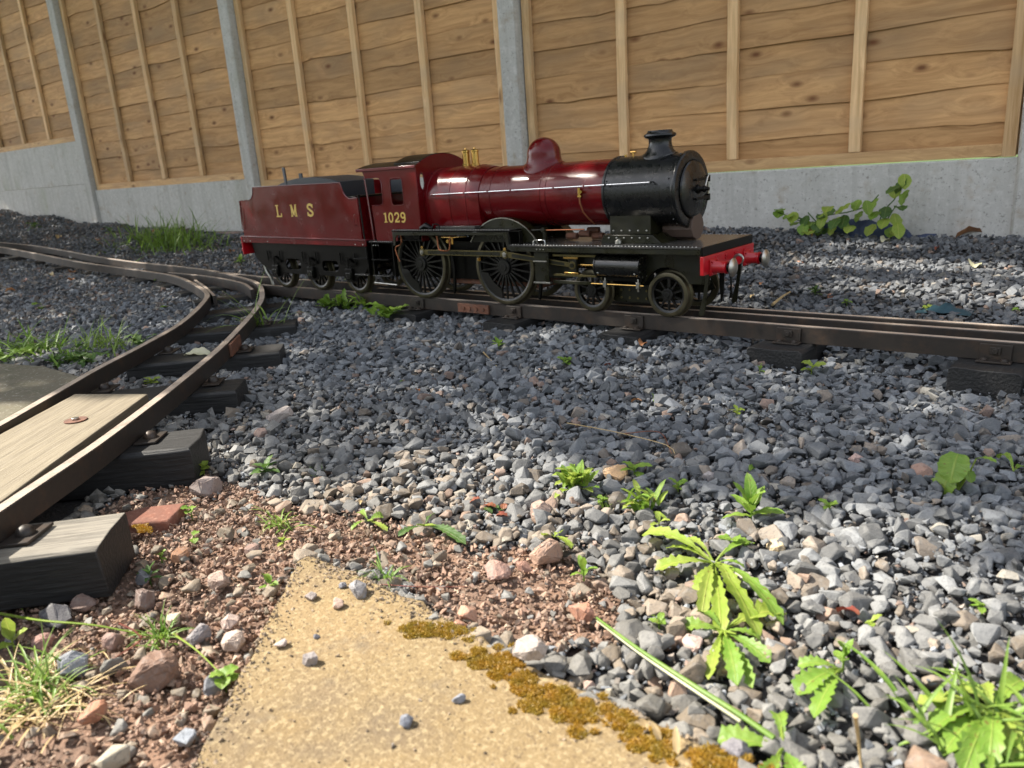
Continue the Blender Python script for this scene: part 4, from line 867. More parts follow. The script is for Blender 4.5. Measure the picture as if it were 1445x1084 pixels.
rosette('dandelion', (1430, 668), [(1405, 640, .010, 1.2), (1448, 655, .012, .8)], 'two small leaves at the right edge beside the crinkled leaf', m='green', jag=.05)
# leafy clumps
def clump(px, py, n, L, m, lab, spread=.02, wd=.3, pit=(.4, 1.4), name='weed', group='leafy clumps in the gravel', jag=0):
    b = gp(px, py, 0); root = thing(name, lab, 'weed', b, group)
    for i in range(n):
        q = b + np.array([rnd.gauss(0, spread), rnd.gauss(0, spread * .6), 0]); q[2] = float(gz(q[0], q[1]))
        leafobj('leaf', m if isinstance(m, str) else rnd.choice(m), root, q + np.array([0, 0, rnd.uniform(0, L * .5)]), rnd.uniform(0, 6.28), rnd.uniform(*pit), L * rnd.uniform(.6, 1.1), L * wd, rnd.uniform(.4, 1.5), n=8, jag=jag)
clump(812, 692, 44, .034, ('ygreen', 'green'), 'bright yellow-green leafy clump in the middle of the gravel', .013, .3)
clump(910, 724, 28, .034, ('ygreen', 'green'), 'drooping yellow-green weed with narrow leaves', .011, .22)
clump(690, 722, 12, .018, ('redleaf', 'dgreen', 'redleaf'), 'red and green crane-bill leaves on the gravel', .014, .6, (.1, .9), jag=.3)
clump(550, 452, 14, .060, 'green', 'pale green lobed leaf plant in front of the tender wheels', .018, .62, (.1, .9), jag=.3)
for x_, lab in ((462, 'ferny herb left of the tender wheels gap'), (487, 'ferny herb in the middle against the rail'), (516, 'ferny herb at the front tender wheel')):
    clump(x_, 437, 20, .046, 'green', lab, .012, .4, (.3, 1.4), group='herbs growing against the near rail', jag=.45)
clump(965, 1075, 3, .02, 'straw', 'dry curled leaf at the bottom edge', .01, .3)
# bramble against the concrete
def bramble():
    b = gp(1150, 325, 0); root = thing('bramble', 'bramble shoots climbing the pale concrete board at right', 'bramble', b)
    P = lambda px, py, off=.05: (lambda r: np.array([0, 0, H0]) + r * ((2.85 - off) / r[1]))(RC @ np.array([px - CX, py - CY, FPX]))
    stems = [[(1150, 325), (1165, 305), (1195, 300), (1225, 290), (1240, 275)], [(1240, 322), (1245, 300), (1262, 282), (1272, 262), (1278, 250)], [(1150, 322), (1120, 308), (1098, 300)], [(1245, 322), (1258, 300), (1265, 290)], [(1160, 322), (1140, 300)]]
    for s_ in stems:
        m_ = MB(); m_.tube(catmull([P(*q) for q in s_], .04), .0022, 5); m_.build('stem', 'dgreen', root)
    spots = [(1098, 298), (1122, 302), (1138, 306), (1150, 312), (1165, 300), (1172, 292), (1185, 308), (1160, 318), (1178, 318), (1192, 302), (1200, 284), (1212, 280), (1222, 286), (1196, 314), (1204, 318), (1240, 280), (1248, 290), (1238, 300), (1250, 310), (1236, 318), (1262, 300), (1268, 316), (1270, 290), (1258, 318), (1270, 262), (1280, 254), (1284, 268), (1262, 262), (1276, 246), (1145, 320), (1132, 314), (1265, 322), (1215, 300)]
    for q in spots:
        for r_ in range(2 if q[0] < 1190 else 1):
            leafobj('leaf', rnd.choice(('green', 'dgreen', 'green', 'ygreen')), root, P(q[0] + rnd.uniform(-3, 3), q[1] + rnd.uniform(-3, 3), rnd.uniform(.03, .12)), rnd.uniform(-2.4, -.8), rnd.uniform(-1.1, .1), rnd.uniform(.042, .066), .040, rnd.uniform(-.3, .7), n=8, fold=.2)
bramble()

# grass
def tuft(px, py, n, L, lab, m='grass', spread=.03, w=.004, pit=(.5, 1.5), zoff=0, group='grass tufts', sx=1.0, up=None):
    b = gp(px, py, zoff); mb = MB()
    for i in range(n):
        q = b + np.array([rnd.gauss(0, spread * sx), rnd.gauss(0, spread * .7), 0]); q[2] = float(gz(q[0], q[1])) - .004 + zoff
        grassblade(mb, q, rnd.uniform(0, 6.28), rnd.uniform(*pit), L * rnd.uniform(.45, 1.1), w * rnd.uniform(.6, 1.2), rnd.uniform(.3, 2.0))
    root = thing('grass_tuft', lab, 'grass tuft', b, group)
    soft(mb, 'blades', m, root)['kind'] = 'stuff'
    return root
tuft(242, 346, 330, .26, 'tall grass tuft between the far rails and the fence', spread=.15, w=.0065, sx=1.4, pit=(.3, 1.5))
tuft(374, 472, 22, .19, 'thin long-bladed grass growing against the curved rail', spread=.022, w=.0055, pit=(.7, 1.5))
tuft(50, 496, 170, .13, 'flat grass hanging over the mossy slab at left', spread=.05, w=.006, sx=2.2, pit=(.2, 1.1))
tuft(150, 492, 90, .10, 'low grass beside the inner curved rail', spread=.05, w=.004, sx=1.5)
tuft(425, 258 + 165, 5, .06, 'few blades under the tender', spread=.03)
tuft(395, 742, 34, .05, 'spiky grass tuft above the slab corner', spread=.008, w=.0025)
tuft(545, 818, 36, .045, 'small bright grass tuft on the slab top edge', spread=.006, w=.0022, group='grass tufts')
tuft(228, 900, 46, .042, 'bright grass clump on the soil at lower left', spread=.008, w=.0026)
tuft(60, 975, 90, .07, 'tangled green grass at the lower left edge', spread=.022, w=.0025, pit=(.1, 1.2))
tuft(50, 985, 150, .075, 'dry straw-coloured grass tangled in the lower left corner', m='straw', spread=.03, w=.002, pit=(.02, .7))
tuft(1385, 1050, 60, .085, 'long grass blades in the lower right corner', spread=.03, w=.0055, pit=(.6, 1.5))
tuft(855, 715, 16, .03, 'fine grass beside the leafy clump', spread=.006, w=.002)
tuft(440, 668, 14, .028, 'fine grass in the ballast right of the ferny weed', spread=.012, w=.0014)
tuft(420, 420, 5, .08, 'pair of blades leaning on the rail', spread=.01)
tuft(470, 245 + 150, 10, .05, 'grass behind the tender', spread=.03)
gl = gp(130, 505, .0)
clump(110, 512, 22, .04, 'dgreen', 'scalloped ground-ivy leaves on the mossy slab', .045, .8, (.1, .6), name='weed', group='leafy clumps beside the curved track')
clump(20, 508, 14, .045, 'green', 'lobed green leaves at the far left of the mossy slab', .04, .8, (.1, .6), group='leafy clumps beside the curved track')
clump(205, 490, 14, .045, 'dgreen', 'leaves leaning over the inner curved rail', .03, .5, (.2, 1.0), group='leafy clumps beside the curved track')

def stalk(pts, r_, m, name, lab, cat, dz=.006):
    P = [gp(x, y, z) for x, y, z in pts]; mb = MB(); C = catmull(P, .01); n_ = len(C)
    mb.tube(C, [r_ * (1 - .55 * i / n_) for i in range(n_)], 6); o = mb.build(name, m); tag(o, lab, cat); return o
stalk([(842, 872, .012), (900, 915, .018), (980, 968, .02), (1040, 1006, .018), (1092, 1042, .014)][::-1], .0024, 'green', 'plant_stalk', 'thick pale green stalk lying diagonally across the stones', 'stalk')
stalk([(842, 876, .010), (905, 924, .016), (985, 978, .017), (1045, 1018, .014)][::-1], .0015, 'paleleaf', 'plant_stalk', 'thinner green stalk under the pale one', 'stalk')
stalk([(0, 866, .01), (60, 876, .022), (130, 882, .02), (200, 895, .008)], .0016, 'ygreen', 'grass_runner', 'bright green flowering stem crossing in front of the nearest sleeper', 'grass')
stalk([(245, 895, .008), (280, 920, .014), (325, 965, .006)], .0011, 'ygreen', 'grass_runner', 'thin stem running from the grass clump to the slab edge', 'grass')
stalk([(800, 597, .012), (870, 610, .02), (940, 628, .018), (952, 640, .01)], .0010, 'straw', 'twig', 'thin dry stem arching over the shaded gravel', 'twig')
stalk([(880, 612, .018), (930, 610, .02), (948, 640, .008)], .0008, 'redleaf', 'twig', 'reddish tendril beside the dry stem', 'twig')
stalk([(682, 497, .010), (702, 518, .008)], .0016, 'straw', 'twig', 'short straw below the driving wheel', 'twig')
stalk([(1207, 1010, .06), (1212, 1050, .02), (1216, 1090, .0)], .0018, 'straw', 'straw', 'upright straw at the bottom right', 'straw')
stalk([(560, 830, .003), (548, 850, .003), (565, 865, .003)], .0008, 'straw', 'rootlet', 'dangling pale roots on the slab under the grass tuft', 'root')
stalk([(500, 822, .004), (590, 828, .006), (660, 828, .006)], .0007, 'redleaf', 'twig', 'reddish twig lying along the top of the slab', 'twig')
stalk([(826, 1060, .002), (832, 1048, .003), (820, 1084, .003)], .0012, 'deadleaf', 'twig', 'small brown twig at the bottom of the slab', 'twig')
stalk([(1090, 430, .02), (1105, 418, .025), (1115, 412, .02)], .004, 'straw', 'twig', 'knobbly tan twig behind the buffers', 'twig')
stalk([(160, 930, .006), (200, 900, .03), (168, 880, .04)][::-1], .001, 'redleaf', 'grass_runner', 'red arching stem at the lower left', 'grass')
def dead(px, py, L, m, lab, w=.5, pit=.5, az_=None, dz=.006, droop=1.6):
    b = gp(px, py, dz); mb = MB(); leaf(mb, b, az_ if az_ is not None else rnd.uniform(0, 6.28), pit, L, L * w, droop, n=10, fold=.5, twist=.8); o = soft(mb, 'fallen_leaf', m); tag(o, lab, 'leaf', 'fallen leaves on the gravel'); return o
dead(1212, 868, .022, 'redleaf', 'curled red dead leaf in the sunny gravel', .6)
dead(905, 566, .02, 'deadleaf', 'curled brown leaf below the sleeper', .5)
dead(592, 552, .02, 'deadleaf', 'curled rusty leaf in the shaded gravel', .4)
dead(905, 488, .034, 'deadleaf', 'yellow-brown leaf beside the sleeper end', .6)
dead(258, 503, .075, 'paleleaf', 'large pale ribbed dried leaf lying over the outer curved rail', .36, .25, .55, .03, .5)
dead(415, 735, .02, 'straw', 'curled yellow leaf by the grass tuft', .3)
dead(508, 712, .018, 'straw', 'yellow crescent leaf on the dark gravel', .3)
dead(300, 470, .05, 'deadleaf', 'dark red dried leaf between the curved rails', .4)
dead(1130, 330, .05, 'deadleaf', 'brown leaf by the fence foot behind the buffers', .5)
dead(1245, 342, .07, 'paleleaf', 'pale leaf in the sun by the blue sheet', .4)
dead(1385, 330, .09, 'deadleaf', 'brown leaf against the rightmost post', .5)
dead(1375, 378, .06, 'paleleaf', 'pale lichen-like lump in the far gravel at right', .6)
dead(105, 385, .06, 'deadleaf', 'orange leaf near the far left rails', .5)
dead(8, 412, .05, 'deadleaf', 'orange-brown leaf at the left edge', .5)
dead(330, 295 + 60, .05, 'deadleaf', 'brown leaf near the fence foot behind the tender', .5)
dead(1058, 664, .022, 'green', 'green oval leaf lying on the shaded gravel', .45, .3)
dead(1085, 425 - 60, .04, 'deadleaf', 'brown twiggy leaf behind the buffers', .4)
REG = [((20, 320), (385, 465), 'ballast inside the curve of the track at left'), ((1060, 1430), (345, 440), 'far gravel beyond the rails at right'), ((20, 320), (320, 342), 'dark ground at the foot of the far left fence'), ((380, 1400), (500, 690), 'shaded gravel in front of the locomotive')]
for i in range(16):
    rx, ry, nm_ = REG[i // 4]; px, py = rnd.uniform(*rx), rnd.uniform(*ry); D_ = np.linalg.norm(gp(px, py))
    o = dead(px, py, .010 * max(1, D_), ('deadleaf', 'straw', 'redleaf', 'green')[i % 4], ('brown', 'straw-coloured', 'red', 'green')[i % 4] + ' leaf scrap on the ' + nm_, .5, dz=.004)
    o['group'] = 'leaf scraps scattered over the gravel'

# blue membrane edge at the fence foot and a scrap of teal cloth
a = gp(1160, 331, 0); V = []; F = []
for i in range(24):
    t = i / 23; px = 1150 + 165 * t; b = gp(px, 333 + 6 * t * t * 1.0, 0); yb = 2.84 + .059 * (b[0] + 1.38); h = .05 * math.sin(PI * min(1, t * 1.15 + .05)) ** .6 + .004 * math.sin(i * 1.9) if t < .9 else .006
    b[1] = yb - .05
    gz_ = float(gz(b[0], b[1])); V += [(b[0], b[1] - .03, gz_ - .03), (b[0], b[1] - .012 + .004 * math.sin(i * 2.3), gz_ + h * .6), (b[0], b[1] + .0, gz_ + h + .008), (b[0], b[1] + .006, gz_ + h + .006), (b[0], b[1] + .004, gz_ - .03)]
F = [(i * 5 + k, i * 5 + k + 1, i * 5 + k + 6, i * 5 + k + 5) for i in range(23) for k in range(4)]
m = MB(); m.add(V, F); tag(m.build('membrane_sheet', 'blue'), 'folded dark blue membrane edge below the bramble', 'sheet')
b = gp(1325, 449, .0); m = MB(); n_ = 10; V = []
for i in range(n_ + 1):
    for j in range(5):
        V.append((b[0] + (i - 5) * .011, b[1] + .05 + (j - 2) * .014, float(gz(b[0], b[1] + .05)) + .002 + .02 * math.exp(-((i - 5) / 3.2) ** 2 - ((j - 2) / 1.6) ** 2) * (1 + .3 * math.sin(i * 2.2 + j))))
m.add(V, [(i * 5 + j, i * 5 + j + 1, i * 5 + j + 6, i * 5 + j + 5) for i in range(n_) for j in range(4)]); soft(m, 'cloth_scrap', 'teal'); tag(bpy.data.objects['cloth_scrap'], 'crumpled teal cloth scrap just beyond the far rail', 'cloth')

# ------------------------------------------------------------------ locomotive
C = 1.5775
loco = thing('model_steam_locomotive', 'dark red and black model steam locomotive numbered 1029', 'model locomotive', (-1.2, C, 0))
tender = thing('model_tender', 'dark red six-wheeled model tender lettered LMS', 'tender', (-2.1, C, 0))
YN, YF = 1.455, 1.700            # edges of the footplate

def wheel(parent, x, r, ny, spokes, name='wheel', weight=None, hub=.016, far_=False, crank=None):
    """outer face at y = ny, inside towards the track centre"""
    s = -1 if far_ else 1; Y = lambda d: ny + s * d; root = None
    prof = [(r - .0085, 0.0), (r - .0015, 0.0), (r, .001), (r + .0006, .0135), (r + .0045, .0155), (r + .0045, .0185), (r - .0085, .0185)]
    m = MB(); n = 56; loops = []
    for i in range(n):
        a = 2 * PI * i / n; loops.append([(x + q * math.cos(a), Y(h), r + q * math.sin(a)) for q, h in prof])
    loops.append(loops[0]); m.ring(loops, False); w = m.build(name, 'tyre', parent)
    m = MB()
    for i in range(n + 1):
        pass
    loops = []
    for i in range(n):
        a = 2 * PI * i / n; loops.append([(x + q * math.cos(a), Y(h), r + q * math.sin(a)) for q, h in ((r - .0135, .003), (r - .0086, .0015), (r - .0086, .014), (r - .0135, .013))])
    loops.append(loops[0]); m.ring(loops, False); m.build('wheel_rim', 'spoke', w)
    m = MB(); m.cyl((x, Y(-.0015), r), (x, Y(.016), r), hub, n=20); m.cyl((x, Y(-.0035), r), (x, Y(-.001), r), hub * .5, n=16); m.build('hub', 'spoke', w, bevel=.0008)
    m = MB()
    for k in range(spokes):
        a = 2 * PI * (k + .5) / spokes; ca, sa = math.cos(a), math.sin(a); t0, t1 = .0026 if r > .07 else .0024, .0017
        p0, p1 = hub * .8, r - .012
        q = [(p0, -t0), (p0, t0), (p1, t1), (p1, -t1)]
        P = [(x + u * ca - v_ * sa, r + u * sa + v_ * ca) for u, v_ in q]
        yy = (Y(.004), Y(.010)); v = [(a_, yy[0], b_) for a_, b_ in P] + [(a_, yy[1], b_) for a_, b_ in P]
        m.add(v, [(3, 2, 1, 0), (4, 5, 6, 7), (0, 1, 5, 4), (1, 2, 6, 5), (2, 3, 7, 6), (3, 0, 4, 7)])
    m.build('spokes', 'spoke', w)
    if weight is not None:
        a0, h = weight; m = MB(); P = []
        for i in range(15): a = a0 - h + 2 * h * i / 14; P.append((x + (r - .0125) * math.cos(a), r + (r - .0125) * math.sin(a)))
        P2 = [(x + (r * .62) * math.cos(a0 + h * .8), r + (r * .62) * math.sin(a0 + h * .8)), (x + (r * .60) * math.cos(a0), r + (r * .60) * math.sin(a0)), (x + (r * .62) * math.cos(a0 - h * .8), r + (r * .62) * math.sin(a0 - h * .8))]
        m.prism(P + P2, Y(.002), Y(.011)); m.build('balance_weight', 'spoke', w)
    return w
def axle(parent, x, r, ra=.006):
    m = MB(); m.cyl((x, C - .058, r), (x, C + .058, r), ra, n=12); m.build('axle', 'blackmatt', parent)
DR, BR, TR = .0955, .0485, .0585
for x in (-1.290, -1.594):
    for fa in (False, True): wheel(loco, x, DR, 1.499 if not fa else 1.656, 22, 'driving_wheel', (math.radians(225 if not fa else 140), .62), .019, fa)
    axle(loco, x, DR, .008)
for x in (-.827, -1.026):
    for fa in (False, True): wheel(loco, x, BR, 1.499 if not fa else 1.656, 10, 'bogie_wheel', None, .0135, fa)
    axle(loco, x, BR)
for x in (-1.877, -2.066, -2.258):
    for fa in (False, True): wheel(tender, x, TR, 1.499 if not fa else 1.656, 12, 'tender_wheel', None, .013, fa)
    axle(tender, x, TR)

# frames
def arch(x0, x1, z0, z1, cuts):
    """outline with semicircular bites out of the bottom edge"""
    P = [(x0, z1), (x1, z1), (x1, z0)]
    for cx, cz, r_ in sorted(cuts, key=lambda c: -c[0]):
        h = math.sqrt(max(0, r_ * r_ - (z0 - cz) ** 2)); a0 = math.atan2(z0 - cz, h); 
        for i in range(15): a = a0 + (PI - 2 * a0) * i / 14; P.append((cx + r_ * math.cos(a), cz + r_ * math.sin(a)))
    return P + [(x0, z0)]
for y0, y1 in ((C - .050, C - .045), (C + .045, C + .050)):
    m = MB(); m.prism(arch(-1.745, -1.17, .055, .156, []), y0, y1); m.build('frame_plate', 'blackmatt', loco)
    m = MB(); m.prism(arch(-1.17, -.728, .075, .1435, [(-.827, .049, .060), (-1.026, .049, .060)]), y0 - (.030 if y0 < C else -.030) * 1.0, y1 - (.030 if y0 < C else -.030) * 1.0); m.build('frame_plate', 'olive', loco)
m = MB(); m.prism([(-.728, .143), (-.742, .05), (-.752, .012), (-.748, .006), (-.738, .012), (-.7275, .10)], 1.4965, 1.4985); m.build('guard_iron', 'olive', loco, bevel=.0005)
m = MB(); m.prism([(-.728, .143), (-.742, .05), (-.752, .012), (-.748, .006), (-.738, .012), (-.7275, .10)], 1.657, 1.659); m.build('guard_iron', 'olive', loco, bevel=.0005)
# bogie frame
for y0 in (1.526, 1.626):
    m = MB(); m.prism([(-1.075, .062), (-.785, .062), (-.775, .045), (-.80, .034), (-.85, .030), (-.88, .022), (-.975, .022), (-1.0, .03), (-1.08, .034)], y0, y0 + .004); b = m.build('bogie_frame', 'olive', loco)
    m = MB()
    for i in range(5):
        for j in range(2): m.cyl((-.96 + i * .022, y0 - .0022, .032 + j * .018), (-.96 + i * .022, y0, .032 + j * .018), .0028, n=8)
    m.build('rivets', 'rod', b)['kind'] = 'stuff'
# footplates and valances
m = MB(); m.box(-1.6515, -1.2255, YN, YF, .1885, .1925); m.build('running_board', 'blackmatt', loco, bevel=.0006)['label'] = 'raised running board over the driving wheels'
m = MB(); m.box(-1.2295, -.7245, YN, YF, .1535, .1575); m.build('running_board', 'greydeck', loco, bevel=.0006)['label'] = 'worn grey running board at the front'
m = MB(); m.box(-1.7600, -1.6475, YN + .004, YF - .004, .1565, .1600); m.build('running_board', 'blackmatt', loco, bevel=.0006)
def val(name, y0, y1):
    P = [(-1.651, .1875), (-1.2345, .1875), (-1.2285, .1805), (-1.2285, .1600), (-1.2235, .1530), (-.727, .1530), (-.727, .1415), (-1.2255, .1415), (-1.2365, .1455), (-1.2425, .156), (-1.2465, .1760), (-1.2525, .1800), (-1.634, .1780), (-1.640, .172), (-1.642, .152), (-1.651, .148)]
    m = MB(); m.prism(P, y0, y1); return m.build(name, 'olive', loco, bevel=.0006)
val('valance', YN + .002, YN + .0045); val('valance', YF - .0045, YF - .002)
m = MB(); m.box(-1.2325, -1.2290, YN, YF, .158, .1885); m.build('step_plate', 'blackmatt', loco)
m = MB(); m.prism([(-1.2285, .1885), (-1.1985, .1885), (-1.1985, .1580), (-1.1965, .1580), (-1.1965, .1905), (-1.2285, .1905)], YN + .001, YN + .012); m.build('footstep_bracket', 'blackmatt', loco)
m = MB()
x = -1.647
while x < -1.232:
    m.lathe([(.0017, 0), (.0011, .0011), (.0002, .0014)], (x, YN + .004, .1925), n=6); x += .0088
x = -1.222
while x < -.73:
    m.lathe([(.0017, 0), (.0011, .0011), (.0002, .0014)], (x, YN + .004, .1575), n=6); m.lathe([(.0017, 0), (.0011, .0011), (.0002, .0014)], (x, YF - .004, .1575), n=6); x += .0088
x = -1.755
while x < -1.66: m.lathe([(.0017, 0), (.0011, .0011), (.0002, .0014)], (x, YN + .008, .160), n=6); x += .009
for k in range(3):
    for xx, zz in ((-1.148 + k * .010, .1475), (-1.735 + k * .010, .150)): m.lathe([(.0018, 0), (.0012, -.001), (.0002, -.0014)], (xx, YN + .0018, zz), 'y', n=6)
m.build('edge_rivets', 'steel', loco)['kind'] = 'stuff'
# buffer beam
m = MB(); m.box(-.7265, -.7215, YN, YF, .139, .1572); m.build('beam_strip', 'blackmatt', loco, bevel=.0005)
m = MB(); m.box(-.7275, -.7190, YN - .001, YF + .001, .1005, .1388); bb = m.build('buffer_beam', 'red', loco, bevel=.001)
m = MB()
for yy in (YN + .052, YN + .100, YF - .100, YF - .052):
    for dz in (0, -.006):
        m.cyl((-.719, yy, .130 + dz), (-.7165, yy, .130 + dz), .0028, n=8); m.cyl((-.719, yy + .006, .130 + dz), (-.7165, yy + .006, .130 + dz), .0028, n=8)
m.build('rivets', 'red', bb)
for yy, zz in ((1.494, .1135), (1.659, .1105)):
    m = MB(); m.box(-.719, -.7150, yy - .0165, yy + .0165, zz - .0165, zz + .0165)
    for a_ in (-1, 1):
        for b_ in (-1, 1): m.cyl((-.715, yy + a_ * .0125, zz + b_ * .0125), (-.7125, yy + a_ * .0125, zz + b_ * .0125), .0026, n=8)
    bf = m.build('buffer', 'red', loco, bevel=.0008)
    m = MB(); m.lathe([(.0145, .0), (.0125, .003), (.0118, .024), (.0135, .0255), (.0135, .0285), (.0115, .0295)], (-.715, yy, zz), 'x', 28); m.build('buffer_housing', 'red', bf)
    m = MB(); m.lathe([(.0085, 0), (.0085, .010)], (-.6855, yy, zz), 'x', 20); m.lathe([(.0105, 0), (.0105, .003)], (-.6835, yy, zz), 'x', 20); m.build('buffer_shank', 'blackmatt', bf)
    m = MB(); m.lathe([(.006, -.002), (.0185, .0), (.0195, .0012), (.0190, .003), (.014, .006), (.007, .0076), (.0005, .008)], (-.6760, yy, zz), 'x', 36); m.build('buffer_head', 'brightsteel' if 0 else 'steel', bf)
m = MB(); hk = []
for i in range(15):
    a = math.radians(200 - 265 * i / 14); hk.append((-.700 + .010 * math.cos(a), 1.5775, .118 + .010 * math.sin(a)))
m.tube([(-.720, 1.5775, .114)] + hk, [.003] * 10 + [.0028, .0025, .0022, .002, .0016, .001], 8); m.build('coupling_hook', 'steel', loco)
m = MB(); m.tube([(-.716, 1.552, .10), (-.708, 1.552, .098), (-.705, 1.552, .085), (-.704, 1.552, .05)], .0022, 6); m.lathe([(.0035, 0), (.0035, .012)], (-.704, 1.552, .040), n=8); m.build('drain_pipe', 'blackmatt', loco)
m = MB(); m.prism([(-.7195, .102), (-.7085, .10), (-.7095, .055), (-.7135, .034), (-.7165, .04), (-.7195, .08)], 1.5265, 1.5285); m.build('guard_iron', 'blackmatt', loco)
# splashers
def splasher(cx, r_, y0, y1, z0, nm='splasher'):
    P = []
    a0 = math.asin((z0 - .088) / r_)
    for i in range(29): a = a0 + (PI - 2 * a0) * i / 28; P.append((cx + r_ * math.cos(a), .088 + r_ * math.sin(a)))
    m = MB(); m.prism(P, y0, y1); return m.build(nm, 'olive', loco, bevel=.0008)
splasher(-1.285, .130, YN + .042, YN + .075, .158); splasher(-1.285, .130, YF - .075, YF - .042, .158)
m = MB(); P = []
for i in range(29): a = math.asin(.07 / .130) + (PI - 2 * math.asin(.07 / .130)) * i / 28; P.append((a, 0))
loops = [[(-1.285 + r_ * math.cos(a), y_, .088 + r_ * math.sin(a)) for r_, y_ in ((.1290, YN + .0405), (.1312, YN + .0405), (.1312, YN + .044), (.1290, YN + .044))] for a, _ in P]
m.ring(loops); m.build('splasher_beading', 'steel', loco)
# cylinder, motion
for sgn, yc in ((1, 1.4885), (-1, 2 * C - 1.4885)):
    cyl = MB(); cyl.cyl((-.991, yc, .1095), (-.881, yc, .1095), .0255, n=36); cy = cyl.build('cylinder', 'black', loco)
    m = MB()
    for xx in (-.9945, -.8805): m.cyl((xx, yc, .1095), (xx + .0035, yc, .1095), .0272, n=36)
    m.build('cylinder_cover', 'steel' if 0 else 'black', cy, bevel=.0006)
    m = MB(); m.box(-.988, -.884, min(yc, yc + sgn * .055), max(yc, yc + sgn * .055), .076, .1095); m.box(-.982, -.89, min(yc, yc + sgn * .04), max(yc, yc + sgn * .04), .1096, .1412); m.build('cylinder_block', 'blackmatt', cy)
    m = MB()
    for k in range(8):
        a = 2 * PI * (k + .5) / 8
        for xx, dx in ((-.8770, .0018), (-.9945, -.0018)): m.cyl((xx, yc + .0232 * math.cos(a), .1095 + .0232 * math.sin(a)), (xx + dx, yc + .0232 * math.cos(a), .1095 + .0232 * math.sin(a)), .0020, n=6)
    for xx in (-.985, -.889): m.lathe([(.0028, 0), (.0018, -.0015 * sgn), (.0003, -.002 * sgn)], (xx, yc - sgn * .0215, .096), 'y', 8)
    m.build('bolts', 'steel', cy)['kind'] = 'stuff'
    yo = lambda d: yc - sgn * d
    def yb(mb, x0, x1, d0, d1, z0, z1): mb.box(x0, x1, min(yo(d0), yo(d1)), max(yo(d0), yo(d1)), z0, z1)
    m = MB(); yb(m, -1.116, -.995, .006, .013, .1295, .1345); m.build('slide_bar', 'rod', loco, bevel=.0004)
    m = MB(); yb(m, -1.116, -.995, .006, .013, .0835, .0885); m.build('slide_bar', 'rod', loco, bevel=.0004)
    m = MB(); yb(m, -1.072, -1.050, .002, .012, .0895, .1285); m.cyl((-1.061, yo(.0165), .1095), (-1.061, yo(.012), .1095), .0052, n=12); ch = m.build('crosshead', 'olive', loco, bevel=.0006)
    m = MB(); yb(m, -1.084, -1.044, .003, .0145, .1245, .129); yb(m, -1.084, -1.044, .003, .0145, .0888, .0935); m.build('slipper', 'brass', ch, bevel=.0004)
    m = MB(); m.cyl((-1.050, yc, .1095), (-.994, yc, .1095), .0032, n=12); m.cyl((-1.010, yc, .1095), (-.994, yc, .1095), .006, n=12); m.build('piston_rod', 'brass', loco)
    m = MB(); yb(m, -1.166, -1.124, .018, .0205, .068, .140); mk = m.build('motion_bracket', 'olive', loco, bevel=.0006)
    m = MB(); yb(m, -1.170, -1.120, .014, .0235, .0650, .0690); yb(m, -1.168, -1.128, .014, .0235, .1165, .1195); m.build('bracket_flange', 'steel', mk, bevel=.0004)
    m = MB(); yb(m, -1.116, -1.010, .010, .0145, .0655, .0735); m.build('valve_link', 'olive', loco, bevel=.0006)
    m = MB(); m.cyl((-1.010, yo(.012), .0695), (-.872, yo(.012), .0695), .0016, n=8); m.build('drain_rod', 'brass', loco)
    m = MB()
    for xx in (-.972, -.886): yb(m, xx - .004, xx + .004, .008, .016, .063, .0765); m.cyl((xx, yo(.012), .056), (xx, yo(.012), .084), .002, n=8)
    m.build('drain_cock', 'steel', loco, bevel=.0003)
    # rods
    yr0, yr1 = 1.4825, 1.4875
    if sgn < 0: yr0, yr1 = 2 * C - 1.4875, 2 * C - 1.4825
    P1, P2, P3 = Vector((-1.264, 0, .1310)), Vector((-1.566, 0, .1305)), Vector((-1.061, 0, .1095))
    def rod(a, b, w0, w1, y0, y1, nm, flute=True):
        d = (b - a).normalized(); n_ = Vector((-d.z, 0, d.x)); A = a + d * .010; B = b - d * .010
        P = [(A + n_ * w0), (B + n_ * w1), (B - n_ * w1), (A - n_ * w0)]
        m = MB(); m.prism([(p.x, p.z) for p in P], y0, y1); m.cyl((a.x, y0 - .0005, a.z), (a.x, y1 + .0005, a.z), .0105, n=24); m.cyl((b.x, y0 - .0005, b.z), (b.x, y1 + .0005, b.z), .0095, n=24)
        e = n_ * .0; o = m.build(nm, 'rod', loco, bevel=.0005)
        if flute:
            A2 = a + d * .022; B2 = b - d * .022; ff = .62; P = [(A2 + n_ * w0 * ff), (B2 + n_ * w1 * ff), (B2 - n_ * w1 * ff), (A2 - n_ * w0 * ff)]
            yf = min(y0, y1) if sgn > 0 else max(y0, y1); m = MB(); m.prism([(p.x, p.z) for p in P], yf - .0004, yf + .0004); m.build('flute', 'olive', o)
        return o
    rod(P2, P1, .0072, .0072, yr0, yr1, 'coupling_rod')
    k = -.007 * sgn
    rod(P1, P3, .0075, .0055, yr0 + k, yr1 + k, 'connecting_rod')
    for Pp in (P1, P2):
        yk = yr0 + k if Pp is P1 else yr0
        yf = (yr0 if sgn > 0 else yr1) + (k if Pp is P1 else 0)
        m = MB(); m.cyl((Pp.x, yf - sgn * .0035, Pp.z), (Pp.x, yf + sgn * .016, Pp.z), .0062, n=20); m.cyl((Pp.x, yf - sgn * .0055, Pp.z), (Pp.x, yf - sgn * .003, Pp.z), .0036, n=12); m.build('crank_pin', 'steel', loco, bevel=.0004)
        m = MB(); m.box(Pp.x - .004, Pp.x + .004, min(yf, yf + sgn * .005), max(yf, yf + sgn * .005), Pp.z + .009, Pp.z + .016); m.build('oil_cup', 'brass', loco, bevel=.0005)
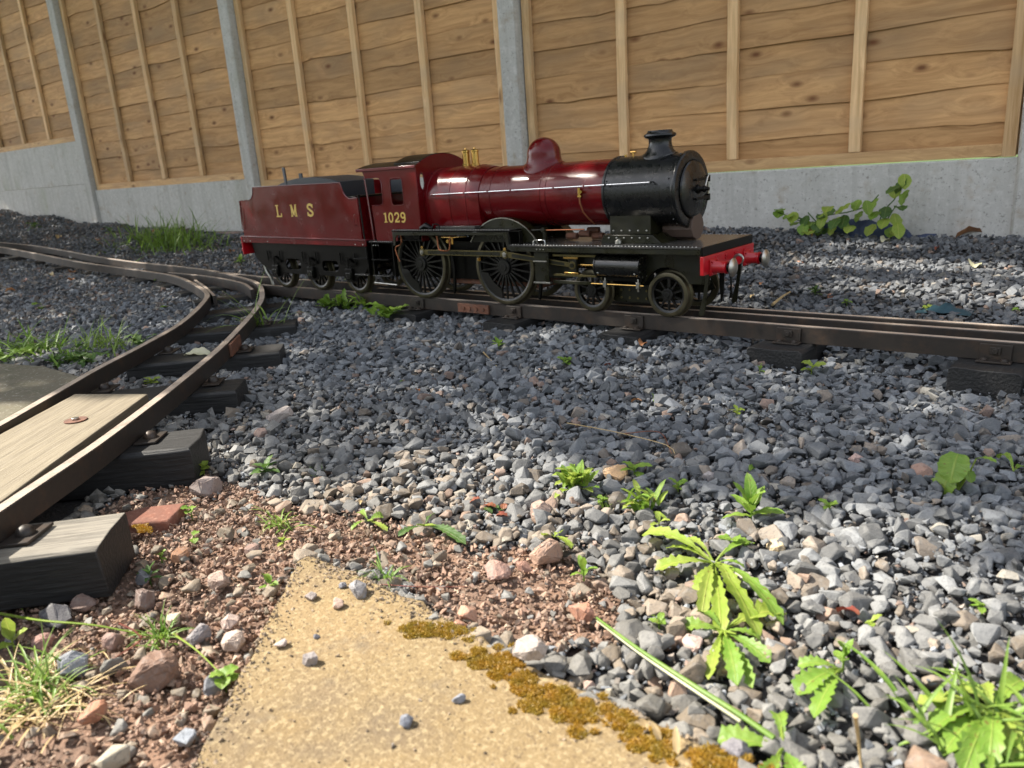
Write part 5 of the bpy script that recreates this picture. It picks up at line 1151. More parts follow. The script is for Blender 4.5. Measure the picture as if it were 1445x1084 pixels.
# sundries below the footplate: pipes, sand pipes, brake hanger, brass cocks
m = MB(); m.tube([(-1.628, YN + .012, .178), (-1.627, YN + .012, .160), (-1.634, YN + .012, .151), (-1.650, YN + .012, .147), (-1.656, YN + .012, .139), (-1.652, YN + .012, .125), (-1.645, YN + .014, .105)], .0022, 8); m.build('copper_pipe', 'copper', loco)
m = MB(); m.tube([(-1.488, YN + .012, .176), (-1.486, YN + .012, .150), (-1.482, YN + .010, .141), (-1.472, YN + .010, .138), (-1.452, YN + .010, .138), (-1.443, YN + .010, .143), (-1.441, YN + .012, .160), (-1.441, YN + .012, .176)], .0022, 8); m.build('copper_pipe', 'copper', loco)
m = MB(); m.tube([(-1.47, YN + .012, .173), (-1.43, YN + .012, .172), (-1.38, YN + .012, .176)], .002, 8); m.cyl((-1.4305, YN + .010, .156), (-1.4305, YN + .010, .174), .0035, n=10); m.cyl((-1.447, YN + .008, .163), (-1.447, YN + .014, .163), .005, n=10); m.build('brass_cock', 'brass', loco)
m = MB(); m.cyl((-1.375, YN + .045, .113), (-1.375, YN + .055, .113), .006, n=14); m.cyl((-1.375, YN + .042, .113), (-1.375, YN + .046, .113), .0035, n=10); m.build('pump_cock', 'brass', loco)
for x in (-1.478, -1.185):
    m = MB(); m.prism([(x, .125), (x + .008, .125), (x + .013, .095), (x + .010, .04), (x + .004, .018), (x - .001, .02), (x + .004, .06), (x + .004, .095)], 1.500, 1.506); m.build('brake_hanger', 'blackmatt', loco, bevel=.0006)
m = MB(); m.box(-1.52, -1.20, C - .040, C + .040, .04, .062); m.build('ashpan', 'rust', loco, bevel=.002)
m = MB(); m.box(-1.47, -1.40, C - .0445, C + .0445, .062, .12); m.build('axle_pump', 'blackmatt', loco, bevel=.002)
m = MB(); m.tube([(-1.160, YN + .006, .157), (-1.160, YN + .006, .166), (-1.157, YN + .006, .1685), (-1.128, YN + .006, .1685), (-1.125, YN + .006, .166), (-1.125, YN + .006, .157)], .0015, 8); m.build('foot_loop', 'brightsteel', loco)
m = MB(); m.tube([(-1.075, YF - .010, .157), (-1.075, YF - .010, .172), (-1.072, YF - .010, .175), (-1.03, YF - .010, .175), (-1.027, YF - .010, .172), (-1.027, YF - .010, .157)], .0015, 8); m.build('foot_loop', 'steel', loco)
m = MB(); m.box(-1.165, -1.157, 1.505, 1.513, .158, .186); m.cyl((-1.161, 1.500, .188), (-1.161, 1.516, .188), .006, n=12); m.tube([(-1.195, 1.502, .1875), (-1.161, 1.502, .1885)], .0024, 8); m.build('reverser_bracket', 'olive', loco, bevel=.0005)
m = MB(); m.tube([(-1.160, 1.506, .187), (-1.10, 1.506, .188), (-1.045, 1.508, .1885)], .0018, 8); m.build('reach_rod', 'copper', loco)
m = MB()
for i, (xx, zz) in enumerate(((-1.13, .168), (-1.10, .172), (-1.07, .166), (-1.09, .178))): m.cyl((xx, C - .02 + .01 * i, zz), (xx + .03, C - .02 + .012 * i, zz), .008, n=10)
m.build('valve_gear', 'rust', loco, bevel=.001)

# boiler, firebox, smokebox
BZ = .2665; BRd = .0745; SR = .0775
def tubex(parent, name, m_, x0, x1, r_, n=64, z=BZ, capr=None):
    mb = MB(); mb.cyl((x0, C, z), (x1, C, z), r_, n=n); return mb.build(name, m_, parent)
boiler = tubex(loco, 'boiler', 'maroon', -1.362, -.985, BRd)
for x in (-1.330, -1.172, -1.155, -.993):
    m = MB(); m.lathe([(BRd + .0002, 0), (BRd + .0012, .0005), (BRd + .0012, .0045), (BRd + .0002, .005)], (x, C, BZ), 'x', 64); m.build('boiler_band', 'maroon', boiler)
# firebox: round top, flat sides
def fbsec(r_, zb):
    P = [];
    for i in range(33): a = PI * i / 32; P.append((C - r_ * math.cos(a), BZ + r_ * math.sin(a)))
    P += [(C + r_ * .97, zb + .03), (C + r_ * .86, zb), (C - r_ * .86, zb), (C - r_ * .97, zb + .03)]
    return P
m = MB(); m.ring([[(x, y, z) for y, z in fbsec(r_, .1925)] for x, r_ in ((-1.556, .0825), (-1.400, .0825), (-1.385, .0815), (-1.362, .0765))]); fb = m.build('firebox', 'maroon', loco)
for x in (-1.545, -1.462, -1.405):
    m = MB(); m.ring([[(xx, y, z) for y, z in fbsec(.0825 + d, .1922)] for xx, d in ((x, .0002), (x + .0004, .0010), (x + .0040, .0010), (x + .0044, .0002))]); m.build('firebox_band', 'maroon', fb)
smoke = tubex(loco, 'smokebox', 'smoke', -.988, -.815, SR)
m = MB(); m.lathe([(SR + .0004, 0), (SR + .0022, .001), (SR + .0022, .006), (SR + .0004, .007)], (-.9895, C, BZ), 'x', 64); m.build('smokebox_ring', 'smoke', smoke)
m = MB(); m.lathe([(SR - .001, 0), (SR + .0035, .0008), (SR + .0045, .003), (SR + .0040, .0075), (SR + .0015, .010), (.064, .0115), (.0625, .0110), (.0625, .0)], (-.8165, C, BZ), 'x', 64); m.build('smokebox_front', 'smoke', smoke)
m = MB(); m.lathe([(.0600, 0), (.0606, .0025), (.0590, .0055), (.050, .0088), (.035, .0118), (.018, .0135), (.0005, .014)], (-.8065, C, BZ), 'x', 64); door = m.build('smokebox_door', 'smoke', loco)
m = MB(); m.lathe([(.010, 0), (.0095, .004), (.006, .006), (.005, .012), (.007, .013), (.007, .017), (.004, .019), (.0035, .026)], (-.7935, C, BZ), 'x', 20); m.build('door_dart', 'blackmatt', door)
m = MB(); m.tube([(-.7785, C, BZ - .002), (-.777, C + .012, BZ + .024), (-.776, C + .016, BZ + .028)], [.0022, .0017, .0013], 8); m.build('door_handle', 'steel', door)
m = MB(); m.tube([(-.7745, C - .002, BZ + .002), (-.772, C + .009, BZ - .004)], [.0022, .0014], 8); m.build('door_handle', 'steel', door)
for dz in (.020, -.020):
    m = MB()
    m.prismx([(C - .018, BZ + dz - .0025), (C + .055, BZ + dz - .0035), (C + .055, BZ + dz + .0035), (C - .018, BZ + dz + .0025)], -.803, -.7925 if abs(dz) < .03 else -.79); m.cyl((-.797, C + .0565, BZ + dz - .007), (-.797, C + .0565, BZ + dz + .007), .0045, n=10); m.cyl((-.7925, C - .014, BZ + dz), (-.788, C - .014, BZ + dz), .003, n=8)
    m.build('hinge_strap', 'blackmatt', door, bevel=.0008)
m = MB(); m.cyl((-.797, C + .0565, BZ - .028), (-.797, C + .0565, BZ + .028), .0022, n=8); m.build('hinge_pin', 'steel', door)
m = MB()
for k in range(26):
    a = 2 * PI * (k + .5) / 26
    for x in (-.978, -.824): 
        dy, dz = math.cos(a), math.sin(a); c0 = Vector((x, C + (SR + .0002) * dy, BZ + (SR + .0002) * dz)); c1 = c0 + Vector((0, dy, dz)) * .0022
        m.cyl(c0, c1, .0022, .0012, n=8)
m.build('rivets', 'smoke', smoke)['kind'] = 'stuff'
# saddle
m = MB(); m.box(-.981, -.876, C - .060, C + .060, .177, .2335); sd = m.build('smokebox_saddle', 'olive', loco, bevel=.001)
m = MB(); m.box(-.984, -.874, C - .063, C + .063, .232, .236); m.build('saddle_lip', 'olive', sd, bevel=.0006)
m = MB(); m.prism([(-.999, .1578), (-.842, .1578), (-.866, .1765), (-.991, .1765)], C - .072, C + .072); m.build('saddle_foot', 'olive', sd, bevel=.001)
m = MB()
for k in range(5):
    for zz in (.2265, .1845): m.lathe([(.0026, 0), (.0018, -.0014), (.0003, -.0018)], (-.972 + k * .0215, C - .060, zz), 'y', 8)
for k in range(6): m.lathe([(.0024, 0), (.0016, -.0012), (.0003, -.0016)], (-.977 + k * .020, C - .072, .170), 'y', 8)
m.build('rivets', 'steel', sd)['kind'] = 'stuff'
m = MB(); m.cyl((-.945, C - .083, .1585), (-.945, C - .083, .166), .0078, n=16); m.cyl((-.945, C - .083, .166), (-.945, C - .083, .169), .0045, n=8); m.build('oil_filler', 'steel', loco, bevel=.0006)
m = MB(); m.cyl((-.872, C + .012, .187), (-.800, C + .012, .187), .0295, n=10); m.build('inside_cylinder_cover', 'brownpaint', loco, bevel=.001)
# chimney and dome: the foot follows the barrel
def saddle_lathe(prof, x, zr, flare, name, m_, r_cyl, n=48):
    mb = MB(); loops = []
    for r_, h in prof:
        L = []
        for i in range(n):
            a = 2 * PI * i / n; px, py = x + r_ * math.cos(a), r_ * math.sin(a); z = h
            if h < flare: base = BZ + math.sqrt(max(0, r_cyl ** 2 - py ** 2)); k = (flare - h) / flare; z = (base - zr) * k + h
            L.append((px, C + py, zr + z))
        loops.append(L)
    mb.ring(loops); return mb.build(name, m_, loco)
saddle_lathe([(.0395, -.0004 + .0006), (.0392, .0022), (.034, .0052), (.0292, .010), (.0262, .017), (.0250, .024), (.0252, .032), (.0262, .0335), (.0325, .036), (.0352, .039), (.0345, .0425), (.030, .0445), (.0275, .0470), (.0268, .0500), (.0225, .0500), (.0215, .030), (.0210, .006)], -.883, BZ + SR, .016, 'chimney', 'smoke', SR)
saddle_lathe([(.0535, .0004), (.0526, .0024), (.0462, .0052), (.0428, .010), (.0415, .0165), (.0412, .0215)] + [(.0412 * math.cos(a_), .0215 + .0402 * math.sin(a_)) for a_ in [PI / 2 * k_ / 14 for k_ in range(1, 14)]] + [(.0005, .0617)], -1.203, BZ + BRd, .018, 'dome', 'maroon', BRd)
for i, (x, y) in enumerate(((-1.461, C - .002), (-1.434, C + .004))):
    m = MB(); m.lathe([(.0118, 0), (.0118, .004), (.0098, .006), (.0096, .034), (.0108, .035), (.0108, .039), (.0085, .041), (.0030, .0425), (.0022, .046), (.0004, .0465)], (x, y, BZ + .0815), n=24); m.build('safety_valve', 'brass', loco)
m = MB(); m.cyl((-.948, C - .006, BZ + SR - .002), (-.948, C - .006, BZ + SR + .009), .0022, n=10); m.cyl((-.955, C - .006, BZ + SR + .0085), (-.941, C - .006, BZ + SR + .0085), .0026, n=8); m.build('lubricator', 'brass', loco)
m = MB(); m.cyl((-.968, C - .006, BZ + SR - .002), (-.968, C - .006, BZ + SR + .004), .003, n=10); m.build('lubricator', 'brass', loco)
# handrail
YH = C - .0865
m = MB(); m.tube([(-1.519, YH, .2815), (-1.20, YH, .2845), (-.857, YH, .2885)], .0014, 8); hr = m.build('handrail', 'brightsteel', loco)
m = MB(); m.tube([(-1.519, 2 * C - YH, .2815), (-1.20, 2 * C - YH, .2845), (-.857, 2 * C - YH, .2885)], .0014, 8); m.build('handrail', 'brightsteel', loco)
for x in (-1.515, -1.40, -1.32, -1.245, -1.115, -1.03, -.972, -.859):
    z = .2815 + (x + 1.519) / .662 * .007; m = MB(); m.cyl((x, YH, z), (x, C - .0735, z), .0014, n=8); m.lathe([(.0005, -.003), (.0026, -.0015), (.003, 0), (.0026, .0015), (.0005, .003)], (x, YH, z), 'y', 10); m.build('handrail_knob', 'maroon' if x < -1.0 else 'smoke', hr)
# feed clack and pipe
m = MB(); m.cyl((-1.049, C - .0785, .266), (-1.049, C - .0785, .283), .0034, n=12); m.cyl((-1.041, C - .086, .274), (-1.049, C - .072, .274), .0040, n=12); m.lathe([(.0048, 0), (.0048, .004)], (-1.049, C - .0785, .262), n=6); m.build('clack_valve', 'brass', loco)
m = MB(); m.tube([(-1.049, C - .0785, .264), (-1.047, C - .079, .248), (-1.040, C - .078, .228), (-1.030, C - .070, .212), (-1.022, C - .060, .200)], .0019, 8); m.build('feed_pipe', 'copper', loco)
# cab
CN, CF = C - .1015, C + .1015
outer = [(-1.556, .1925), (-1.556, .357), (-1.765, .3495), (-1.762, .3335)]
outer = [(-1.556, .1930), (-1.556, .3575), (-1.772, .3530), (-1.762, .334)] + [(-1.7080, .334)] + [(-1.7080 + .013 * math.sin(a), .321 + .013 * math.cos(a)) for a in (.5, 1.0, 1.57)] + [(-1.695, .272)] + [(-1.7070 + .012 * math.cos(a), .272 - .012 * math.sin(a)) for a in (.5, 1.0, 1.57)] + [(-1.742, .260), (-1.746, .256), (-1.7400, .1605), (-1.651, .1605), (-1.651, .1930)]
win = rrect(-1.659, -1.611, .259, .330, .010)
win = [(x, z - .0 if z < .3 else z + (-x - 1.611) * -.03) for x, z in win]
for y0, y1 in ((CN, CN + .002), (CF - .002, CF)): plate_with_holes('cab_side', outer, [win], y0, y1, 'maroon', loco, .0004)
m = MB(); WN = 28; q = rrect(-1.659, -1.611, .259, .330, .010); qo = rrect(-1.6612, -1.6088, .2568, .3322, .012)
v = [(x, CN - .0014, z) for x, z in q] + [(x, CN - .0014, z) for x, z in qo] + [(x, CN + .0005, z) for x, z in q] + [(x, CN + .0005, z) for x, z in qo]; n = len(q)
m.add(v, [(i, (i + 1) % n, n + (i + 1) % n, n + i) for i in range(n)] + [(n + i, n + (i + 1) % n, 3 * n + (i + 1) % n, 3 * n + i) for i in range(n)] + [(i, 2 * n + i, 2 * n + (i + 1) % n, (i + 1) % n) for i in range(n)]); m.build('window_beading', 'maroon_line', loco)
m = MB(); m.tube([(-1.745, CN - .0006, .2595), (-1.709, CN - .0006, .2595), (-1.699, CN - .0006, .2625), (-1.6945, CN - .0006, .272), (-1.6945, CN - .0006, .320), (-1.699, CN - .0006, .331), (-1.709, CN - .0006, .3345), (-1.760, CN - .0006, .3345)], .0013, 6); m.build('opening_beading', 'maroon_line', loco)
m = MB(); m.tube([(-1.764, CN + .0, .337), (-1.752, CN + .0, .1605)], .0023, 8); m.build('cab_pillar', 'maroon_line', loco)
m = MB(); m.tube([(-1.764, CF - .0, .337), (-1.752, CF + .0, .1605)], .0023, 8); m.build('cab_pillar', 'maroon_line', loco)
def roofz(y, top=.3865, side=.3575): t = (y - C) / (CF - C); return top - (top - side) * abs(t) ** 2.1
ys_ = [CN + (CF - CN) * i / 24 for i in range(25)]
sp_n = [(C - .082 + .0075 * math.cos(a), .318 + .022 * math.sin(a)) for a in [2 * PI * i / 16 for i in range(16)]]
sp_f = [(2 * C - y, z) for y, z in sp_n][::-1]
bm = bmesh.new(); ed = []
for loop in ([(CN, .1605)] + [(y, roofz(y)) for y in ys_] + [(CF, .1605)], sp_n, sp_f):
    vs = [bm.verts.new((-1.5555, y, z)) for y, z in loop]
    for i in range(len(vs)): ed.append(bm.edges.new((vs[i], vs[(i + 1) % len(vs)])))
bmesh.ops.triangle_fill(bm, use_beauty=True, use_dissolve=True, edges=ed)
r = bmesh.ops.extrude_face_region(bm, geom=bm.faces[:])
for v_ in r['geom']:
    if isinstance(v_, bmesh.types.BMVert): v_.co.x += .002
me = bpy.data.meshes.new('cab_front'); bm.to_mesh(me); bm.free(); link('cab_front', me, 'maroon', loco, True, .0004)
m = MB(); v = [];
for y, z in sp_n: v += [(-1.5525, y, z)]
for y, z in sp_n: v += [(-1.5525, C - .082 + (y - C + .082) * 1.3, .318 + (z - .318) * 1.12)]
n = 16; m.add(v, [(i, (i + 1) % n, n + (i + 1) % n, n + i) for i in range(n)]); m.build('spectacle_beading', 'maroon_line', loco, False)
m = MB(); rz2 = lambda y: roofz(y, .3715)
loops = [[(x, y, rz2(y) + .0012) for y in ys_] + [(x, y, rz2(y) + .0032) for y in ys_[::-1]] for x in (-1.792, -1.5545)]
m.ring(loops); rf = m.build('cab_roof', 'blackmatt', loco)
for yy in (CN, CF):
    m = MB(); s_ = -1 if yy == CN else 1; m.box(-1.794, -1.5535, yy - .0045, yy + .0045, .3520, .3605); m.build('roof_gutter', 'maroon_line', rf, bevel=.0018)
m = MB(); m.ring([[(x, y, roofz(y) - .012) for y in ys_[2:-2]] + [(x, y, roofz(y) + .0015) for y in ys_[2:-2][::-1]] for x in (-1.655, -1.5545)]); m.build('raised_roof', 'blackmatt', rf, bevel=.001)
m = MB(); m.box(-1.7, -1.5575, CN + .004, CF - .004, .1605, .1635); m.build('cab_floor', 'blackmatt', loco)
m = MB(); m.cyl((-1.575, C, .262), (-1.5575, C, .262), .068, n=40); m.build('backhead', 'black', loco)
m = MB(); m.tube([(-1.585, C - .03, .30), (-1.585, C - .03, .26), (-1.60, C - .03, .245)], .0025, 8); m.cyl((-1.59, C + .01, .29), (-1.575, C + .01, .29), .010, n=16); m.build('backhead_fittings', 'brass', loco)
m = MB(); m.box(-1.64, -1.575, CN + .012, CN + .03, .1635, .218); m.build('cab_seat', 'blackmatt', loco, bevel=.001)
m = MB(); m.tube([(-1.545, YN + .012, .196), (-1.525, YN + .012, .203), (-1.505, YN + .013, .196)], [.006, .009, .005], 8); m.tube([(-1.500, YN + .010, .197), (-1.496, YN + .010, .206), (-1.488, YN + .010, .208), (-1.478, YN + .012, .206), (-1.476, YN + .014, .195)], .0018, 6); m.build('sandbox_lever', 'blackmatt', loco)
m = MB(); m.box(-1.50, -1.36, YN + .022, C - .075, .1926, .2005); m.build('firebox_base', 'greydeck', loco, bevel=.001)
# steps below the cab
for x_ in (-1.753, -1.665):
    m = MB(); m.box(x_, x_ + .004, YN + .008, YN + .020, .062, .157); m.build('step_hanger', 'blackmatt', loco)
for z in (.062, .108):
    m = MB(); m.box(-1.752, -1.680, YN + .002, YN + .026, z, z + .003); m.build('cab_step', 'greydeck' if z < .1 else 'blackmatt', loco, bevel=.0006)
# lettering
def glyph(strokes, x0, z0, w, h, y, parent, lw, mt='gold', name='letter'):
    m = MB(); k = 0
    for st in strokes:
        pts = [Vector((x0 + a * w, 0, z0 + b * h)) for a, b in st[1:]]; sw = st[0] * lw; L, R_ = [], []
        for i, p in enumerate(pts):
            d = (pts[min(i + 1, len(pts) - 1)] - pts[max(i - 1, 0)]).normalized(); n_ = Vector((-d.z, 0, d.x)); ww = sw / 2
            L.append(p + n_ * ww); R_.append(p - n_ * ww)
        yy = y - .0005 - k * .00004; k += 1; nn = len(pts)
        v = [(p.x, yy, p.z) for p in L] + [(p.x, yy, p.z) for p in R_] + [(p.x, y + .0001, p.z) for p in L] + [(p.x, y + .0001, p.z) for p in R_]
        f = [(i, i + 1, nn + i + 1, nn + i) for i in range(nn - 1)] + [(i, 2 * nn + i, 2 * nn + i + 1, i + 1) for i in range(nn - 1)] + [(nn + i, nn + i + 1, 3 * nn + i + 1, 3 * nn + i) for i in range(nn - 1)] + [(0, nn, 3 * nn, 2 * nn), (nn - 1, 3 * nn - 1, 4 * nn - 1, 2 * nn - 1)]
        m.add(v, f)
    return m.build(name, mt, parent, False)
def arc(cx, cy, rx, ry, a0, a1, n=12): return [(cx + rx * math.cos(math.radians(a0 + (a1 - a0) * i / n)), cy + ry * math.sin(math.radians(a0 + (a1 - a0) * i / n))) for i in range(n + 1)]
G = {'L': [(1, (.27, 0), (.27, 1)), (.55, (.02, .965), (.52, .965)), (.55, (.02, .035), (.95, .035)), (.6, (.92, .0), (.92, .30))],
     'M': [(.6, (.14, 0), (.14, 1)), (1, (.84, 0), (.84, 1)), (1.05, (.16, .98), (.49, .12)), (.6, (.82, .98), (.49, .10)), (.5, (-.02, .035), (.30, .035)), (.5, (.66, .035), (1.02, .035)), (.5, (-.02, .965), (.20, .965)), (.5, (.80, .965), (1.02, .965))],
     'S': [(1, *([(.86, .80)] + arc(.50, .745, .36, .215, 25, 200, 12) + arc(.50, .255, .38, .215, 20, -155, 12))), (.6, (.90, .66), (.90, .98)), (.6, (.10, .02), (.10, .34))],
     '1': [(1.1, (.52, 0), (.52, 1)), (.5, (.20, .035), (.84, .035)), (.6, (.22, .86), (.50, .96))],
     '0': [(1, *arc(.5, .5, .34, .45, 0, 360, 26))],
     '2': [(1, *([(.16, .70)] + arc(.5, .72, .33, .23, 170, -20, 12) + [(.70, .45), (.45, .28), (.16, .08)])), (.9, (.12, .07), (.90, .07)), (.5, (.88, .04), (.88, .22))],
     '9': [(1, *arc(.48, .70, .33, .25, 0, 360, 20)), (1, *([(.81, .72)] + arc(.44, .40, .37, .355, 20, -110, 12))), (.9, (.20, .12), (.28, .06))]}
for ch, x in (('L', -2.192), ('M', -2.112), ('S', -2.028)): glyph(G[ch], x, .2345, .031, .036, 1.4598, tender, .0068)
for ch, x in (('1', -1.7035), ('0', -1.6815), ('2', -1.6565), ('9', -1.6315)): glyph(G[ch], x, .2120, .0225, .0265, CN, loco, .0048, name='digit')

# ------------------------------------------------------------------ tender body
TN, TF = 1.460, 2 * C - 1.460
def arcpts(cx, cz, r_, a0, a1, n=8): return [(cx + r_ * math.cos(math.radians(a0 + (a1 - a0) * i / n)), cz + r_ * math.sin(math.radians(a0 + (a1 - a0) * i / n))) for i in range(n + 1)]
side = [(-2.398, .1700), (-2.385, .2885), (-2.352, .2885)] + arcpts(-2.340, .3235, .035, 250, 342, 8) + [(-2.3045, .3300), (-1.8550, .3270)] + [(-1.8515 , .317)] + arcpts(-1.8130, .3170, .036, 190, 262, 8) + [(-1.787, .2830), (-1.786, .1650)]
for y0, y1, nm in ((TN, TN + .002, 'tender_side'), (TF - .002, TF, 'tender_side')):
    m = MB(); m.prism(side, y0, y1); m.build(nm, 'maroon', tender, bevel=.0005)
m = MB(); m.tube([(x, TN - .0004, z) for x, z in side[1:-1]], .0013, 6); m.build('side_beading', 'maroon_line', tender)
m = MB(); m.prism([(-2.410, .1712), (-1.765, .1625), (-1.765, .1660), (-2.410, .1745)], TN - .006, TF + .006); m.build('tender_footplate', 'maroon_line', tender, bevel=.0008)
m = MB(); m.prism([(-2.408, .1525), (-1.767, .1465), (-1.767, .1624), (-2.408, .1710)], TN - .003, TN); m.build('tender_valance', 'maroon', tender, bevel=.0005)
m = MB(); m.prism([(-2.408, .1525), (-1.767, .1465), (-1.767, .1624), (-2.408, .1710)], TF, TF + .003); m.build('tender_valance', 'maroon', tender, bevel=.0005)
m = MB(); 
for x in (-2.395, -2.36, -2.26, -1.815, -1.782): m.lathe([(.0022, 0), (.0015, -.0012), (.0003, -.0016)], (x, TN - .003, .158 - (x + 2.4) * .011), 'y', 8)
m.build('rivets', 'steel', tender)['kind'] = 'stuff'
m = MB(); m.box(-2.4145, -2.409, TN - .004, TF + .004, .112, .1705); m.build('rear_beam', 'red', tender, bevel=.0006)
m = MB(); m.box(-2.400, -2.396, TN + .002, TF - .002, .1705, .2885); m.build('tender_rear', 'maroon', tender)
m = MB(); m.box(-1.7885, -1.785, TN + .002, TF - .002, .1660, .2825); m.build('tender_front', 'maroon', tender)
m = MB(); m.box(-2.394, -1.80, TN + .003, TF - .003, .268, .272); m.build('tank_top', 'coalgrey', tender)
m = MB(); P = [(-2.235 + .31 * i / 20, .330 + .0185 * math.sin(PI * i / 20) ** .8) for i in range(21)]
m.prism(P + [(-1.925, .272), (-2.235, .272)], C - .07, C + .07); m.build('coal_cover', 'coalgrey', tender, bevel=.001)
m = MB(); m.prism([(-2.186, .27), (-2.178, .27), (-2.184, .3835), (-2.196, .3835)], C - .072, C - .066); m.prism([(-2.12, .27), (-2.105, .27), (-2.105, .362), (-2.120, .362)], C - .066, C - .060); m.build('brake_column', 'coalgrey', tender, bevel=.0015)
m = MB(); m.box(-1.935, -1.600 - .19, TF - .012, TF - .006, .272, .3235); m.build('coal_rail', 'coalgrey', tender, bevel=.001)
m = MB(); m.box(-1.86, -1.80, TN + .004, TF - .004, .272, .2875); m.build('toolbox', 'blackmatt', tender, bevel=.001)
m = MB(); m.tube([(-1.777, TN - .001, .287), (-1.772, TN - .001, .150), (-1.771, TN - .001, .10)], .0024, 8); m.cyl((-1.777, TN - .001, .283), (-1.777, TN - .001, .291), .0045, n=10); m.build('tender_handrail', 'blackmatt', tender)
m = MB(); m.tube([(-1.803, TN - .001, .207), (-1.803, TN - .007, .209), (-1.8035, TN - .007, .235), (-1.8035, TN - .001, .237)], .0013, 6); m.build('grab_handle', 'maroon_line', tender)
m = MB(); m.tube([(-2.392, TN - .001, .195), (-2.392, TN - .006, .198), (-2.386, TN - .006, .262), (-2.386, TN - .001, .265)], .0012, 6); m.build('grab_handle', 'maroon_line', tender)
for y0, s_ in ((1.4755, 1), (2 * C - 1.4785, -1)):
    xs_ = (-1.877, -2.066, -2.258)
    P = [(-2.385, .151), (-1.775, .146), (-1.775, .085), (-1.83, .083)]
    cut = []
    outer_ = [(-2.385, .151), (-1.775, .1455), (-1.778, .095), (-1.815, .060), (-1.845, .052), (-1.855, .036), (-1.899, .036), (-1.909, .052), (-2.034, .052), (-2.044, .036), (-2.088, .036), (-2.098, .052), (-2.226, .052), (-2.236, .036), (-2.280, .036), (-2.290, .055), (-2.335, .075), (-2.37, .10)]
    holes = [rrect(-2.010, -1.930, .066, .098, .013), rrect(-2.202, -2.122, .066, .100, .013)]
    plate_with_holes('tender_frame', outer_, holes, y0, y0 + .003, 'blackmatt', tender, .0005)
    for x in xs_:
        yo0, yo1 = (y0 - .008, y0 - .0002) if s_ > 0 else (y0 + .0032, y0 + .011)
        m = MB(); m.box(x - .015, x + .015, yo0, yo1, .042, .078); ab = m.build('axlebox', 'blackmatt', tender, bevel=.0015)
        m = MB(); yf0, yf1 = (yo0 - .003, yo0) if s_ > 0 else (yo1, yo1 + .003); m.box(x - .011, x + .011, yf0, yf1, .048, .066); m.build('axlebox_cover', 'black', ab, bevel=.001)
        for k in range(6):
            h = .036 - k * .0052; m = MB(); P = [(x - h, .0865 + k * .0030 + .004), (x, .0835 + k * .0030), (x + h, .0865 + k * .0030 + .004), (x + h, .0887 + k * .0030 + .004), (x, .0857 + k * .0030), (x - h, .0887 + k * .0030 + .004)]
            m.prism(P, *((y0 - .007, y0 - .0003) if s_ > 0 else (y0 + .0033, y0 + .010))); m.build('leaf_spring', 'blackmatt', tender)
        m = MB(); m.box(x - .003, x + .003, *((y0 - .0085, y0 - .0072) if s_ > 0 else (y0 + .0102, y0 + .012)), .078, .114)
        for dx in (-.034, .034): m.cyl((x + dx, y0 - .0045 if s_ > 0 else y0 + .0075, .088), (x + dx, y0 - .0045 if s_ > 0 else y0 + .0075, .125), .0022, n=8)
        m.build('spring_hanger', 'blackmatt', tender)
m = MB(); m.tube([(-2.352, 1.492, .112), (-2.358, 1.493, .082), (-2.345, 1.494, .050), (-2.328, 1.495, .030), (-2.325, 1.496, .006)], [.004, .0055, .0065, .006, .005], 8); m.build('guard_iron', 'steel', tender)
m = MB(); m.box(-2.408, -2.36, 1.50, 1.66, .095, .15); m.build('drag_box', 'blackmatt', tender, bevel=.001)
m = MB(); m.box(-2.38, -1.80, 1.53, 1.625, .085, .15); m.build('water_tank_well', 'blackmatt', tender, bevel=.002)
for z, m_ in ((.062, 'greydeck'), (.108, 'blackmatt')):
    m = MB(); m.box(-1.835, -1.775, TN - .002, TN + .020, z, z + .003); m.build('tender_step', m_, tender, bevel=.0006)
m = MB(); m.box(-1.778, -1.775, TN + .004, TN + .016, .062, .147); m.build('step_hanger', 'blackmatt', tender)
m = MB(); m.tube([(-1.79, 1.5, .045), (-1.80, 1.5, .035), (-1.70, 1.5, .032)], .003, 8); m.build('feed_hose', 'steel', tender)
for yy in (1.494, 1.661):
    m = MB(); m.lathe([(.012, 0), (.011, -.024), (.0065, -.024), (.0065, -.034), (.017, -.035), (.017, -.038), (.0005, -.042)], (-2.4145, yy, .125), 'x', 20); m.build('rear_buffer', 'red', tender)

# ------------------------------------------------------------------ the garden trees that shade the track (left of and above the picture)
def shade_wanted(gx, gy):
    """1 where the ground is shaded by the crown, from the ragged edge of its shadow"""
    edge = .86 + .05 * np.sin(gx * 5 + 1) + .035 * np.sin(gx * 13) + np.where(gx < -.80, -.30 * np.clip((-.80 - gx) / .25, 0, 1), 0) - np.where(gx < -1.52, .30 * np.clip((-1.52 - gx) / .06, 0, 1), 0)
    w = (gy > edge)
    for cx, cy, rx, ry in ((-.62, 2.40, .34, .11), (-.38, 2.06, .32, .09), (-.16, 2.30, .22, .09), (-4.05, 1.80, .22, .10), (-.93, .93, .10, .055), (-.74, 2.66, .2, .05), (-.1, 2.7, .1, .06), (-1.45, .46, .09, .05), (-1.05, .36, .15, .09), (-.42, 1.0, .08, .03)):
        w &= ~((((gx - cx) / rx) ** 2 + ((gy - cy) / ry) ** 2) < 1)
    return w
